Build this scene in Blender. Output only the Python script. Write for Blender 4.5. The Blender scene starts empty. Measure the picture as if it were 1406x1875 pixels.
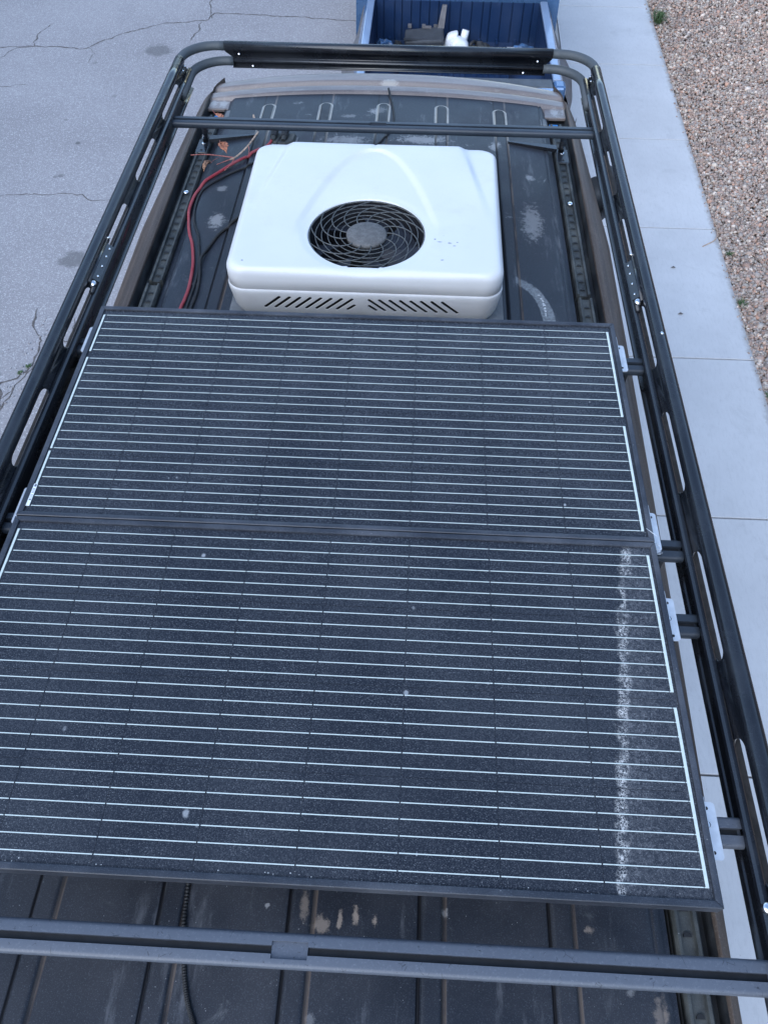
import bpy, bmesh, math, random
import numpy as np
from mathutils import Vector, Matrix
random.seed(7); rng = np.random.default_rng(7)
S = bpy.context.scene; COL = S.collection
R_ = math.radians
# ------------------------------------------------------------------ camera
def rodr(r):
    r = np.array(r); th = np.linalg.norm(r); k = r/th
    K = np.array([[0,-k[2],k[1]],[k[2],0,-k[0]],[-k[1],k[0],0]])
    return np.eye(3)+math.sin(th)*K+(1-math.cos(th))*K@K
CR = rodr([0.6309631492, 0.0139143886, 0.0491650871])
CP = (0.1737843874, -1.7787988140, 1.5004654114)
cam = bpy.data.cameras.new('camera'); camo = bpy.data.objects.new('camera', cam); COL.objects.link(camo)
camo.matrix_world = Matrix.Translation(CP) @ Matrix(CR.tolist()).to_4x4()
cam.sensor_fit = 'VERTICAL'; cam.sensor_height = 24.0; cam.sensor_width = 18.0
cam.lens = 1411.70/1875*24.0; cam.clip_start = .02; cam.clip_end = 1000
S.camera = camo
# ------------------------------------------------------------------ world, sun, exposure
W = bpy.data.worlds.new('World'); S.world = W; W.use_nodes = True
wn = W.node_tree; wn.nodes.clear()
sky = wn.nodes.new('ShaderNodeTexSky'); sky.sky_type = 'NISHITA'; sky.sun_disc = False
SUN_EL, SUN_AZ = R_(34), R_(-150)          # azimuth measured clockwise from +Y
sky.sun_elevation = SUN_EL; sky.sun_rotation = SUN_AZ
sky.air_density = 1.0; sky.dust_density = .3; sky.ozone_density = .75
bg = wn.nodes.new('ShaderNodeBackground'); bg.inputs[1].default_value = .15
wo = wn.nodes.new('ShaderNodeOutputWorld')
wn.links.new(sky.outputs[0], bg.inputs[0]); wn.links.new(bg.outputs[0], wo.inputs[0])
sl = bpy.data.lights.new('sun', 'SUN'); sl.energy = .9; sl.angle = R_(80); sl.color = (1, .98, .94)
so = bpy.data.objects.new('sun', sl); COL.objects.link(so)
sd = Vector((math.sin(SUN_AZ)*math.cos(SUN_EL), math.cos(SUN_AZ)*math.cos(SUN_EL), math.sin(SUN_EL)))
so.rotation_euler = sd.to_track_quat('Z', 'Y').to_euler()
S.view_settings.view_transform = 'Standard'; S.view_settings.look = 'None'
S.view_settings.exposure = 1.6; S.view_settings.gamma = 1
S.render.engine = 'CYCLES'

# ------------------------------------------------------------------ materials
class NT:
    def __init__(s, name):
        s.m = bpy.data.materials.new(name); s.m.use_nodes = True
        s.t = s.m.node_tree; s.b = s.t.nodes['Principled BSDF']
    def n(s, typ, **kw):
        x = s.t.nodes.new(typ)
        for k, v in kw.items(): setattr(x, k, v)
        return x
    def l(s, a, b): s.t.links.new(a, b)
    def pos(s):
        if not hasattr(s, '_p'): s._p = s.n('ShaderNodeNewGeometry').outputs['Position']
        return s._p
    def mapped(s, scale=(1,1,1), loc=(0,0,0), rot=(0,0,0)):
        m = s.n('ShaderNodeMapping'); m.inputs['Scale'].default_value = scale
        m.inputs['Location'].default_value = loc; m.inputs['Rotation'].default_value = rot
        s.l(s.pos(), m.inputs[0]); return m.outputs[0]
    def noise(s, scale, detail=4, rough=.6, vec=None, dist=0):
        x = s.n('ShaderNodeTexNoise'); x.inputs['Scale'].default_value = scale
        x.inputs['Detail'].default_value = detail; x.inputs['Roughness'].default_value = rough
        x.inputs['Distortion'].default_value = dist
        s.l(vec if vec else s.pos(), x.inputs['Vector']); return x.outputs[0]
    def voro(s, scale, feature='F1', out='Distance', vec=None, rnd=1):
        x = s.n('ShaderNodeTexVoronoi', feature=feature); x.inputs['Scale'].default_value = scale
        x.inputs['Randomness'].default_value = rnd
        s.l(vec if vec else s.pos(), x.inputs['Vector']); return x.outputs[out]
    def ramp(s, fac, a, b, lo=0., hi=1.):
        x = s.n('ShaderNodeMapRange'); x.interpolation_type = 'SMOOTHSTEP'
        for k, v in zip((1,2,3,4), (a, b, lo, hi)): x.inputs[k].default_value = v
        s.l(fac, x.inputs[0]); return x.outputs[0]
    def math(s, op, a, b=None, clamp=False):
        x = s.n('ShaderNodeMath', operation=op, use_clamp=clamp)
        for i, v in enumerate((a, b)):
            if v is None: continue
            if isinstance(v, (int, float)): x.inputs[i].default_value = v
            else: s.l(v, x.inputs[i])
        return x.outputs[0]
    def mix(s, fac, a, b, mode='MIX'):
        x = s.n('ShaderNodeMix', data_type='RGBA', blend_type=mode)
        if isinstance(fac, (int, float)): x.inputs[0].default_value = fac
        else: s.l(fac, x.inputs[0])
        for i, v in ((6, a), (7, b)):
            if isinstance(v, tuple): x.inputs[i].default_value = (*v, 1)
            else: s.l(v, x.inputs[i])
        return x.outputs[2]
    def sep(s):
        if not hasattr(s, '_s'):
            x = s.n('ShaderNodeSeparateXYZ'); s.l(s.pos(), x.inputs[0]); s._s = x.outputs
        return s._s
    def base(s, c):
        if isinstance(c, tuple): s.b.inputs['Base Color'].default_value = (*c, 1)
        else: s.l(c, s.b.inputs['Base Color'])
    def rough(s, r):
        if isinstance(r, (int, float)): s.b.inputs['Roughness'].default_value = r
        else: s.l(r, s.b.inputs['Roughness'])
    def bump(s, h, strength=.3, dist=.002):
        x = s.n('ShaderNodeBump'); x.inputs['Strength'].default_value = strength
        x.inputs['Distance'].default_value = dist
        s.l(h, x.inputs['Height']); s.l(x.outputs[0], s.b.inputs['Normal'])
    def set(s, **kw):
        for k, v in kw.items(): s.b.inputs[k.replace('_', ' ')].default_value = v
        return s

def dusty(name, base, dust=(.34,.34,.35), amt=.35, fine=.35, rough=.45, spec=.5, coarse=3., metallic=0, bump=.05, coat=0, speck=True):
    t = NT(name)
    n1 = t.ramp(t.noise(coarse, 6, .65), .35, .75, 0, amt)
    n2 = t.ramp(t.noise(420, 3, .7), .5, .78, 0, fine)
    f = t.math('ADD', n1, n2, True)
    c = t.mix(f, base, dust)
    if speck:
        v = t.voro(95); sp = t.ramp(v, .06, .1, 1, 0)
        gate = t.ramp(t.noise(31, 2, .5), .56, .62)
        c = t.mix(t.math('MULTIPLY', t.math('MULTIPLY', sp, gate), .6), c, (.5,.5,.5))
    t.base(c); t.rough(t.ramp(n1, 0, max(amt,.01), rough, min(rough+.25, 1)))
    t.set(Metallic=metallic, Coat_Weight=coat)
    t.b.inputs['Specular IOR Level'].default_value = spec
    t.bump(n2, bump, .0006)
    return t

def plain(name, c, rough=.5, metallic=0, var=.12, scale=40, bump=0, coat=0):
    t = NT(name)
    f = t.noise(scale, 4, .6)
    c2 = tuple(min(1, v*(1+var*2)) for v in c); c1 = tuple(v*(1-var) for v in c)
    t.base(t.mix(t.ramp(f, .3, .7), c1, c2)); t.rough(rough); t.set(Metallic=metallic, Coat_Weight=coat)
    if bump: t.bump(f, bump, .001)
    return t.m

M = {}
# asphalt
t = NT('asphalt')
big = t.ramp(t.noise(.55, 5, .6), .3, .7); agg = t.voro(150, out='Color')
ag = t.n('ShaderNodeSeparateColor'); t.l(agg, ag.inputs[0])
c = t.mix(big, (.29,.275,.28), (.37,.355,.36))
c = t.mix(t.ramp(ag.outputs[0], 0, 1, 0, .5), c, (.22,.215,.225))
c = t.mix(t.ramp(ag.outputs[1], .82, .98, 0, .75), c, (.62,.62,.62))
c = t.mix(t.ramp(t.noise(38, 4, .7), .5, .72, 0, .35), c, (.20,.19,.195))
c = t.mix(t.ramp(t.noise(75, 5, .85), .55, .66, 0, .4), c, (.17,.16,.165))
c = t.mix(t.ramp(t.noise(62, 4, .85), .57, .66, 0, .45), c, (.55,.54,.54))
for (sx, sy, sr, k) in [(-2.72,7.13,.17,.6),(-2.59,3.41,.13,.62),(-3.06,5.18,.03,.8),(-3.05,4.62,.035,.55),(-3.34,6.80,.03,.4),(-3.1,4.6,.025,.5),(-2.95,6.1,.03,.35),(-3.3,5.6,.02,.45)]:
    d = t.n('ShaderNodeVectorMath', operation='DISTANCE'); t.l(t.pos(), d.inputs[0]); d.inputs[1].default_value = (sx, sy, -2.33)
    dd = t.math('ADD', d.outputs['Value'], t.math('MULTIPLY', t.math('SUBTRACT', t.noise(14, 3), .5), sr*1.2))
    c = t.mix(t.ramp(dd, sr*.55, sr*1.05, k, 0), c, (.10,.10,.10))
t.base(c); t.rough(.85); t.bump(t.voro(150), .35, .003); M['asphalt'] = t.m
# concrete
def concrete(name, a, b):
    t = NT(name)
    c = t.mix(t.ramp(t.noise(1.6, 6, .65), .3, .7), a, b)
    c = t.mix(t.ramp(t.noise(60, 4, .7, vec=t.mapped((1,.25,1))), .45, .75, 0, .28), c, tuple(v*.72 for v in a))
    c = t.mix(t.ramp(t.noise(9, 6, .75), .56, .75, 0, .35), c, tuple(v*.78 for v in a))
    c = t.mix(t.ramp(t.voro(16), .03, .06, .5, 0), c, tuple(v*.6 for v in a))
    c = t.mix(t.ramp(t.noise(3.1, 7, .72, dist=.5), .56, .70, 0, .30), c, tuple(v*.72 for v in a))
    c = t.mix(t.ramp(t.noise(230, 3, .8), .56, .68, 0, .3), c, tuple(v*.6 for v in a))
    ed = t.math('SUBTRACT', t.math('ADD', 2.485, t.math('MULTIPLY', t.sep()[1], .0266)), t.sep()[0])
    c = t.mix(t.math('MULTIPLY', t.ramp(t.math('ADD', ed, t.math('MULTIPLY', t.math('SUBTRACT', t.noise(9, 5, .8), .5), .10)), .0, .05, .55, 0), 1), c, (.22,.19,.165))
    t.base(c); t.rough(.8); t.bump(t.noise(140, 4, .7), .25, .0015); return t.m
M['concrete'] = concrete('sidewalk_concrete', (.53,.535,.54), (.60,.605,.61))
M['curb'] = concrete('curb_concrete', (.40,.39,.375), (.47,.46,.44))
M['joint'] = plain('joint_filler', (.17,.15,.135), .9, var=.3)
M['soil'] = plain('gravel_bed_soil', (.16,.125,.105), .95, var=.35, scale=60, bump=.5)
M['crack'] = plain('crack_dirt', (.10,.09,.085), .95, var=.4, scale=90)
t = NT('pebble'); a = t.n('ShaderNodeAttribute'); a.attribute_name = 'stone_colour'
t.base(t.mix(t.ramp(t.noise(160, 3), .3, .7, 0, .35), a.outputs[0], (.62,.6,.58))); t.rough(.8); M['pebble'] = t.m

# van roof
t = dusty('roof_paint', (.008,.011,.018), (.185,.20,.235), .13, .36, .42, .45, 2.4, bump=.05)
c = t.b.inputs['Base Color'].links[0].from_socket
X, Y, Z = t.sep()
# whitish oxidised scuffs and wide dusty run marks
sc = t.math('MULTIPLY', t.math('MULTIPLY', t.ramp(t.noise(7.5, 8, .78, dist=.6), .60, .70), t.ramp(t.noise(2.1, 2), .48, .62)), t.ramp(Y, -1.2, 0, .25, 1))
c = t.mix(t.math('MULTIPLY', sc, .62), c, (.40,.41,.41))
st = t.ramp(t.noise(5, 6, .7, vec=t.mapped((3.2,.6,1))), .55, .74, 0, .38)
c = t.mix(st, c, (.23,.24,.26))
# blotch shaped marks: (x, y, radius x, radius y, strength, colour)
def blot(t, c, x, y, rx, ry, k, col, wob=.5, ns=45):
    m = t.mapped((1/rx, 1/ry, 0), (-x/rx, -y/ry, 0)); d = t.n('ShaderNodeVectorMath', operation='LENGTH'); t.l(m, d.inputs[0])
    dd = t.math('ADD', d.outputs['Value'], t.math('MULTIPLY', t.math('SUBTRACT', t.noise(ns, 5, .8), .45), wob*5))
    return t.mix(t.ramp(dd, .45, 1.0, k, 0), c, col)
PALE = (.42,.42,.42); MUD = (.33,.27,.22)
for (x,y,rx,ry,k,col) in [(-.63,.95,.045,.07,.5,PALE),(-.65,1.18,.03,.03,.35,PALE),(.63,1.0,.06,.16,.38,PALE),(.64,1.33,.03,.03,.5,PALE),
        (-.03,1.83,.055,.045,.55,PALE),(-.16,1.78,.05,.02,.3,PALE),(.18,1.58,.16,.05,.5,PALE),(-.16,1.56,.14,.05,.4,PALE),(.50,1.56,.03,.05,.5,PALE),
        (.035,-1.535,.022,.022,.6,MUD),(.0,-1.50,.014,.04,.45,MUD),(.073,-1.523,.007,.022,.8,MUD),(.105,-1.515,.010,.022,.85,MUD),(.146,-1.522,.011,.018,.85,MUD),
        (.03,-1.70,.012,.02,.25,PALE),(.09,-1.735,.01,.016,.7,MUD),(.29,-1.50,.012,.012,.6,PALE),(.59,-1.515,.014,.01,.6,MUD),(.72,-1.66,.02,.05,.4,MUD),(.66,-1.62,.015,.012,.3,PALE),
        (-.08,-1.505,.006,.006,.6,PALE)]:
    c = blot(t, c, x, y, rx, ry, k, col)
# worn ring-shaped sticker residue on the right
def ell(rx, ry):
    m = t.mapped((1/rx, 1/ry, 0), (-.535/rx, -.385/ry, 0)); d = t.n('ShaderNodeVectorMath', operation='LENGTH'); t.l(m, d.inputs[0])
    return t.math('ADD', d.outputs['Value'], t.math('MULTIPLY', t.math('SUBTRACT', t.noise(60, 4), .5), .10))
ring = t.math('MULTIPLY', t.ramp(ell(.099, .215), .97, 1.0), t.ramp(ell(.144, .25), .97, 1.02, 1, 0))
ring = t.math('MULTIPLY', ring, t.math('MULTIPLY', t.math('GREATER_THAN', X, .545), t.math('LESS_THAN', Y, 1.0)))
c = t.mix(t.math('MULTIPLY', ring, t.ramp(t.noise(90, 5, .8), .35, .6, .3, .75)), c, (.27,.29,.30))
# mud collected along the right-hand edge of every rib, behind the panels and a little in front
u = t.math('MULTIPLY', t.math('FRACT', t.math('ADD', t.math('DIVIDE', t.math('SUBTRACT', X, -.007), .27), .5)), .27)  # 0..27, rib centre .135
e = t.math('ABSOLUTE', t.math('SUBTRACT', u, .135+.0265))
mud = t.math('MULTIPLY', t.ramp(e, .0025, .006, 1, 0), t.ramp(t.noise(6, 4), .35, .6, .35, 1))
c = t.mix(t.math('MULTIPLY', mud, .5), c, (.24,.19,.155))
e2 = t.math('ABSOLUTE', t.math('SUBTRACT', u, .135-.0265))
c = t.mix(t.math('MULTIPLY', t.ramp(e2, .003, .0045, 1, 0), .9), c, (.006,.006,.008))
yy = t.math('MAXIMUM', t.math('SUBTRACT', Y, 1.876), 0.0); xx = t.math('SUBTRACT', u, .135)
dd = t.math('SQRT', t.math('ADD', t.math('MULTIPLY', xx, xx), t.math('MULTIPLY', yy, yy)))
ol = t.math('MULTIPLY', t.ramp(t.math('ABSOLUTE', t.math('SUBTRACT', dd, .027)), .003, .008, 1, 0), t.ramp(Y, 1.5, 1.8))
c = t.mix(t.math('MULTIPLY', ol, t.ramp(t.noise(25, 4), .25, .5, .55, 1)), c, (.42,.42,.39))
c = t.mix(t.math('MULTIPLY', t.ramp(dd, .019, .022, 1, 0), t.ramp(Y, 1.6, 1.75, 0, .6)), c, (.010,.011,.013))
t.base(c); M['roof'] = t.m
M['rubber'] = dusty('molding_rubber', (.022,.026,.028), (.17,.18,.17), .5, .35, .6, .4, 9).m
M['gutter'] = dusty('gutter_paint', (.012,.014,.018), (.12,.13,.13), .3, .3, .55, .4, 8).m
# brown-grey sun-damaged paint on the roof shoulder and cap
t = NT('weathered_clear_coat')
n = t.noise(3.2, 6, .7, vec=t.mapped((9,.22,6)))
c = t.mix(t.ramp(n, .35, .65), (.055,.041,.034), (.12,.094,.078))
c = t.mix(t.ramp(t.noise(30, 5, .7, vec=t.mapped((1,.12,1))), .55, .75, 0, .45), c, (.17,.125,.10))
c = t.mix(t.ramp(t.noise(240, 3, .7), .5, .8, 0, .3), c, (.38,.36,.34))
t.base(c); t.rough(.5); t.b.inputs['Specular IOR Level'].default_value = .3; M['shoulder'] = t.m
t = NT('cap_clear_coat')
n = t.noise(3.2, 7, .7, vec=t.mapped((.5,2.5,2.5)))
c = t.mix(t.ramp(n, .35, .65), (.15,.125,.118), (.235,.20,.185))
c = t.mix(t.ramp(t.noise(10, 7, .75, vec=t.mapped((.6,2,1))), .55, .68, 0, .55), c, (.30,.275,.25))
c = t.mix(t.ramp(t.noise(200, 3, .7), .5, .8, 0, .35), c, (.42,.40,.38))
c = blot(t, c, .01, 2.10, .055, .035, .7, (.48,.45,.41), .35)
c = blot(t, c, .007, 2.085, .012, .012, .95, (.03,.025,.02), .2)
for x_ in (-.83,-.78,.80,.85): c = blot(t, c, x_, 1.95, .03, .05, .45, (.5,.5,.48), .5)
t.base(c); t.rough(.42); t.set(Coat_Weight=.2, Coat_Roughness=.2); M['cap'] = t.m
M['body'] = dusty('van_side_paint', (.34,.31,.27), (.42,.38,.33), .4, .2, .35, .5, 4, coat=.4).m
M['tan_line'] = plain('tan_paint', (.45,.43,.38), .4, var=.1)
M['glass'] = plain('dark_glass', (.012,.014,.016), .05, var=.05)
M['chrome'] = plain('bright_steel', (.75,.76,.78), .22, 1, var=.05)
M['rack'] = dusty('rack_powder_coat', (.006,.007,.010), (.13,.15,.18), .07, .14, .20, .6, 5, bump=.02, coat=.1, speck=False).m
M['flange'] = plain('rail_flange', (.035,.028,.024), .75, var=.3)
M['rack_tube'] = dusty('rack_tube_coat', (.058,.068,.076), (.13,.14,.15), .12, .12, .55, .45, 6, bump=.12, speck=False).m
t = NT('crossbar_anodised')
w = t.ramp(t.noise(150, 5, .75, vec=t.mapped((1,1,1))), .56, .66)
gate = t.ramp(t.sep()[1], -1.0, -1.3, 0, 1)
c = t.mix(t.ramp(t.noise(4, 4), .3, .7), (.018,.024,.034), (.032,.042,.056))
c = t.mix(t.math('MULTIPLY', gate, .6), c, (.125,.14,.17))
c = t.mix(t.math('MULTIPLY', t.ramp(t.noise(240, 3, .7), .5, .8, 0, .3), t.ramp(gate, 0, 1, .25, 1)), c, (.26,.28,.31))
stn = t.math('MULTIPLY', t.ramp(t.voro(70, 'DISTANCE_TO_EDGE'), .0, .045, 1, 0), t.ramp(t.noise(75, 3, .6), .56, .66))
c = t.mix(t.math('MULTIPLY', t.math('MULTIPLY', stn, gate), 1.0), c, (.022,.026,.034))
t.base(c); t.rough(.42); t.set(Metallic=0); t.bump(t.noise(260, 3), .06, .0005); M['bar'] = t.m
M['slot'] = plain('slot_dark', (.010,.011,.013), .7, var=.2)

# panels
def cellmat(name, base, k):
    t = NT(name)
    n1 = t.ramp(t.noise(2.2, 6, .7), .3, .75, .0, .06)
    d1 = t.ramp(t.noise(300, 5, .8), .46, .74, 0, .14)
    d2 = t.math('MULTIPLY', t.ramp(t.noise(430, 2, .6), .57, .70, 0, .5), t.ramp(t.noise(5, 5, .7), .3, .7, .35, 1))
    f = t.math('ADD', n1, t.math('ADD', d1, d2), True)
    c = t.mix(f, base, (.30,.315,.335))
    X, Y, Z = t.sep()
    # crusty mineral run and the hazy area to its right, only on the rear panel
    cx = t.math('ADD', t.math('MULTIPLY', t.math('ADD', Y, .77), .137), .685)
    wob = t.math('MULTIPLY', t.math('SUBTRACT', t.noise(16, 6, .75), .5), .045)
    off = t.math('ADD', t.math('SUBTRACT', X, cx), wob)
    yin = t.ramp(Y, -.742, -.765)
    core = t.math('MULTIPLY', t.ramp(t.math('DIVIDE', t.math('ABSOLUTE', off), t.ramp(t.noise(13, 4, .7), .32, .68, .4, 1.7)), .002, .014, 1, 0), yin)
    net = t.ramp(t.voro(210, 'DISTANCE_TO_EDGE'), .0, .14, 1, 0)
    lump = t.math('MAXIMUM', t.ramp(t.noise(150, 6, .85), .50, .63), t.math('MULTIPLY', net, t.ramp(t.noise(60, 3), .4, .6, .1, .9)))
    core = t.math('MULTIPLY', core, lump)
    core = t.math('MULTIPLY', core, t.ramp(t.noise(24, 3), .35, .55, .2, 1))
    hz = t.math('MULTIPLY', t.math('MULTIPLY', t.ramp(off, -.012, .01), t.ramp(off, .02, .09, 1, .42)), yin)
    hz = t.math('MULTIPLY', hz, t.ramp(t.noise(120, 7, .88, dist=.8), .46, .68, .02, .40))
    c = t.mix(hz, c, (.40,.40,.41)); c = t.mix(t.math('MULTIPLY', core, .9), c, (.74,.72,.68))
    grit = t.math('MULTIPLY', t.ramp(t.voro(150), .10, .22, 1, 0), t.math('MULTIPLY', t.ramp(Y, -1.488, -1.494), t.ramp(t.noise(35, 2), .50, .56)))
    c = t.mix(t.math('MULTIPLY', grit, .9), c, (.7,.7,.68))
    # bird droppings and grit
    v = t.voro(42); gate = t.ramp(t.noise(13, 2), .70, .73)
    c = t.mix(t.math('MULTIPLY', t.math('MULTIPLY', t.ramp(v, .05, .09, 1, 0), gate), .8), c, (.5,.5,.5))
    for (x,y,r,kk) in [(-.29,-.826,.009,.8),(-.40,-.60,.005,.6),(-.42,-.603,.004,.6),(.56,-.636,.006,.9),(-.215,-1.40,.012,.7),(.19,-1.14,.010,.75),(.2,-.94,.007,.4),(-.19,-1.42,.006,.5),(.22,-1.45,.004,1),(.36,-1.11,.005,.6),(-.49,-1.25,.008,.35),(.375,-.96,.006,.3)]:
        c = blot(t, c, x, y, r*.7, r*.9, kk*.8, (.42,.43,.44), .25, 150)
    t.base(c); t.rough(t.ramp(f, 0, .4, .26, .55)); t.set(Coat_Weight=.0); t.b.inputs['Specular IOR Level'].default_value = .42
    t.bump(d1, .04, .0003); return t.m
M['cell'] = cellmat('solar_cell', (.008,.010,.016), 1)
M['sheet'] = cellmat('solar_backsheet', (.0078,.0095,.015), 1)
t = dusty('panel_frame', (.018,.022,.031), (.23,.245,.28), .22, .34, .42, .5, 5, speck=True); M['frame'] = t.m
t = NT('busbar_print')
c = t.mix(t.ramp(t.noise(120, 4), .4, .7, 0, .4), (.58,.64,.61), (.40,.45,.43)); t.base(c); t.rough(.35); M['bus'] = t.m
M['bracket'] = plain('bracket_aluminium', (.62,.65,.68), .42, .35, var=.06)
M['hole'] = plain('hole_dark', (.012,.012,.014), .8)
t = NT('barcode_sticker')
s_ = t.sep()[1]; ww = t.n('ShaderNodeTexWhiteNoise', noise_dimensions='1D'); t.l(t.math('FLOOR', t.math('MULTIPLY', s_, 520)), ww.inputs['W'])
inx = t.math('LESS_THAN', t.math('ABSOLUTE', t.math('SUBTRACT', t.sep()[0], -.7425)), .0028)
iny = t.math('MULTIPLY', t.math('LESS_THAN', s_, -.628), t.math('GREATER_THAN', s_, -.69))
f = t.math('MULTIPLY', t.math('MULTIPLY', t.math('GREATER_THAN', ww.outputs[0], .52), inx), iny)
t.base(t.mix(f, (.75,.78,.78), (.10,.11,.14))); t.rough(.5); M['sticker'] = t.m

# air conditioner
t = NT('white_plastic')
c = t.mix(t.ramp(t.noise(2.5, 5), .3, .7), (.61,.62,.62), (.65,.657,.66))
c = t.mix(t.ramp(t.noise(4.5, 7, .75), .52, .72, 0, .28), c, (.50,.48,.44))
c = t.mix(t.ramp(t.noise(90, 5, .8), .60, .70, 0, .25), c, (.42,.40,.37))
v = t.voro(26); gate = t.ramp(t.noise(6, 2), .60, .64)
c = t.mix(t.math('MULTIPLY', t.math('MULTIPLY', t.ramp(v, .05, .11, 1, 0), gate), .35), c, (.35,.33,.30))
for (x,y,rx,ry) in [(.285,.50,.010,.006),(.31,.505,.006,.004),(.30,.485,.008,.004),(.25,.505,.012,.004),(.235,.52,.006,.006),(-.40,.37,.006,.006),(.26,.405,.008,.005)]:
    c = blot(t, c, x, y, rx, ry, .7, (.12,.12,.13), .35, 120)
t.base(c); t.rough(.36); t.b.inputs['Specular IOR Level'].default_value = .5; M['white'] = t.m
M['ac_base'] = plain('white_plastic_base', (.63,.64,.645), .42, var=.04, scale=8)
M['grille'] = plain('grille_plastic', (.055,.058,.058), .55, var=.25, scale=150)
t = dusty('hub_dust', (.09,.09,.09), (.20,.20,.20), .5, .7, .85, .3, 60); M['hub'] = t.m
M['ac_dark'] = plain('ac_interior', (.012,.013,.017), .6, var=.3)
M['blade'] = plain('fan_blade', (.022,.025,.034), .5, var=.3, scale=30)
M['fin'] = plain('condenser_fin', (.16,.18,.22), .4, .6, var=.2)
M['gasket'] = dusty('gasket', (.14,.155,.165), (.28,.29,.3), .5, .5, .8, .3, 20).m
M['gasket_pale'] = plain('letter_residue', (.55,.57,.58), .8)
M['red'] = dusty('red_cable', (.30,.028,.040), (.45,.22,.22), .3, .15, .5, .4, 14, speck=False).m
M['black'] = dusty('black_cable', (.012,.013,.015), (.10,.10,.10), .3, .25, .55, .4, 14, speck=False).m
M['bark'] = plain('twig_bark', (.42,.30,.22), .8, var=.3, scale=90)
M['twigred'] = plain('twig_red', (.30,.10,.085), .7, var=.3, scale=120)
M['leaf'] = plain('dry_leaf', (.42,.17,.10), .75, var=.45, scale=90, bump=.3)
M['leafb'] = plain('dry_leaf_brown', (.30,.17,.11), .75, var=.45, scale=90, bump=.3)
M['weed'] = plain('weed_green', (.055,.10,.035), .7, var=.4, scale=60)
# pickup
M['pk'] = dusty('pickup_paint', (.065,.15,.30), (.25,.30,.38), .10, .15, .22, .6, 4, metallic=.35, coat=.8, speck=False).m
M['pkrail'] = dusty('pickup_rail_paint', (.22,.31,.46), (.35,.42,.52), .2, .15, .3, .6, 6, coat=.5, speck=False).m
M['bed'] = dusty('bed_liner_blue', (.003,.022,.075), (.05,.09,.17), .12, .10, .5, .45, 5).m
M['flare'] = plain('fender_plastic', (.13,.125,.13), .6, var=.15, scale=12)
M['tailcap'] = plain('tailgate_cap', (.075,.085,.095), .55, var=.15, scale=12)
M['tyre'] = plain('tyre_rubber', (.025,.025,.025), .85)
M['lamp'] = plain('red_lens', (.35,.02,.02), .2)
M['clear'] = plain('clear_lens', (.6,.62,.65), .15)
M['greyplastic'] = plain('grey_plastic', (.045,.051,.060), .55, var=.15, scale=8)
M['scrap'] = plain('dark_scrap', (.022,.023,.025), .6, var=.4, scale=30)
M['jug'] = plain('white_jug', (.78,.80,.82), .4, var=.03)
M['tarp'] = plain('blue_tarp', (.05,.11,.22), .3, var=.4, scale=16)
M['tape'] = plain('blue_tape', (.01,.16,.42), .5, var=.2)

# ------------------------------------------------------------------ object helpers
def link(name, me, mat, parent=None, smooth=False, **props):
    if me.materials: pass
    elif mat: me.materials.append(M[mat])
    if smooth:
        me.polygons.foreach_set('use_smooth', [True]*len(me.polygons))
    o = bpy.data.objects.new(name, me); COL.objects.link(o)
    if parent: o.parent = parent
    for k, v in props.items(): o[k] = v
    return o
def mesh(name, v, f, mat, parent=None, smooth=False, **props):
    me = bpy.data.meshes.new(name); me.from_pydata([tuple(map(float, p)) for p in v], [], f); me.update()
    return link(name, me, mat, parent, smooth, **props)
def thing(name, label, cat, group=None, parent=None, loc=(0,0,0)):
    o = bpy.data.objects.new(name, None); COL.objects.link(o); o.location = loc; o.empty_display_size = .05
    o['label'] = label; o['category'] = cat
    if group: o['group'] = group
    return o
class B:
    def __init__(s): s.v = []; s.f = []
    def add(s, v, f):
        k = len(s.v); s.v += [tuple(p) for p in v]; s.f += [tuple(i+k for i in q) for q in f]; return s
    def box(s, x0, x1, y0, y1, z0, z1):
        return s.add([(x0,y0,z0),(x1,y0,z0),(x1,y1,z0),(x0,y1,z0),(x0,y0,z1),(x1,y0,z1),(x1,y1,z1),(x0,y1,z1)],
              [(0,3,2,1),(4,5,6,7),(0,1,5,4),(1,2,6,5),(2,3,7,6),(3,0,4,7)])
    def tube(s, path, r, seg=10, caps=True):
        P = [Vector(p) for p in path]; rr = r if isinstance(r, (list, tuple)) else [r]*len(P)
        up = Vector((0,0,1)); rings = []
        for i, p in enumerate(P):
            d = (P[min(i+1, len(P)-1)]-P[max(i-1, 0)]).normalized()
            a = d.cross(up)
            if a.length < 1e-3: a = d.cross(Vector((1,0,0)))
            a.normalize(); b = a.cross(d)
            rings.append([p+(a*math.cos(2*math.pi*k/seg)+b*math.sin(2*math.pi*k/seg))*rr[i] for k in range(seg)])
        v = [q for ring in rings for q in ring]; f = []
        for i in range(len(P)-1):
            for k in range(seg):
                f.append((i*seg+k, i*seg+(k+1)%seg, (i+1)*seg+(k+1)%seg, (i+1)*seg+k))
        if caps: f.append(tuple(range(seg))[::-1]); f.append(tuple((len(P)-1)*seg+k for k in range(seg)))
        return s.add(v, f)
    def disc(s, c, n, r, h, seg=14):
        c = Vector(c); n = Vector(n).normalized(); return s.tube([c, c+n*h*.7, c+n*h], [r, r, r*.72], seg)
    def obj(s, name, mat, parent=None, smooth=False, bevel=0, **props):
        me = bpy.data.meshes.new(name); me.from_pydata([tuple(map(float, p)) for p in s.v], [], s.f); me.update()
        if bevel:
            bm = bmesh.new(); bm.from_mesh(me)
            bmesh.ops.bevel(bm, geom=bm.edges[:], offset=bevel, segments=2, profile=.5, affect='EDGES', clamp_overlap=True)
            bm.to_mesh(me); bm.free()
        o = link(name, me, mat, parent, smooth, **props)
        return o
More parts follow.
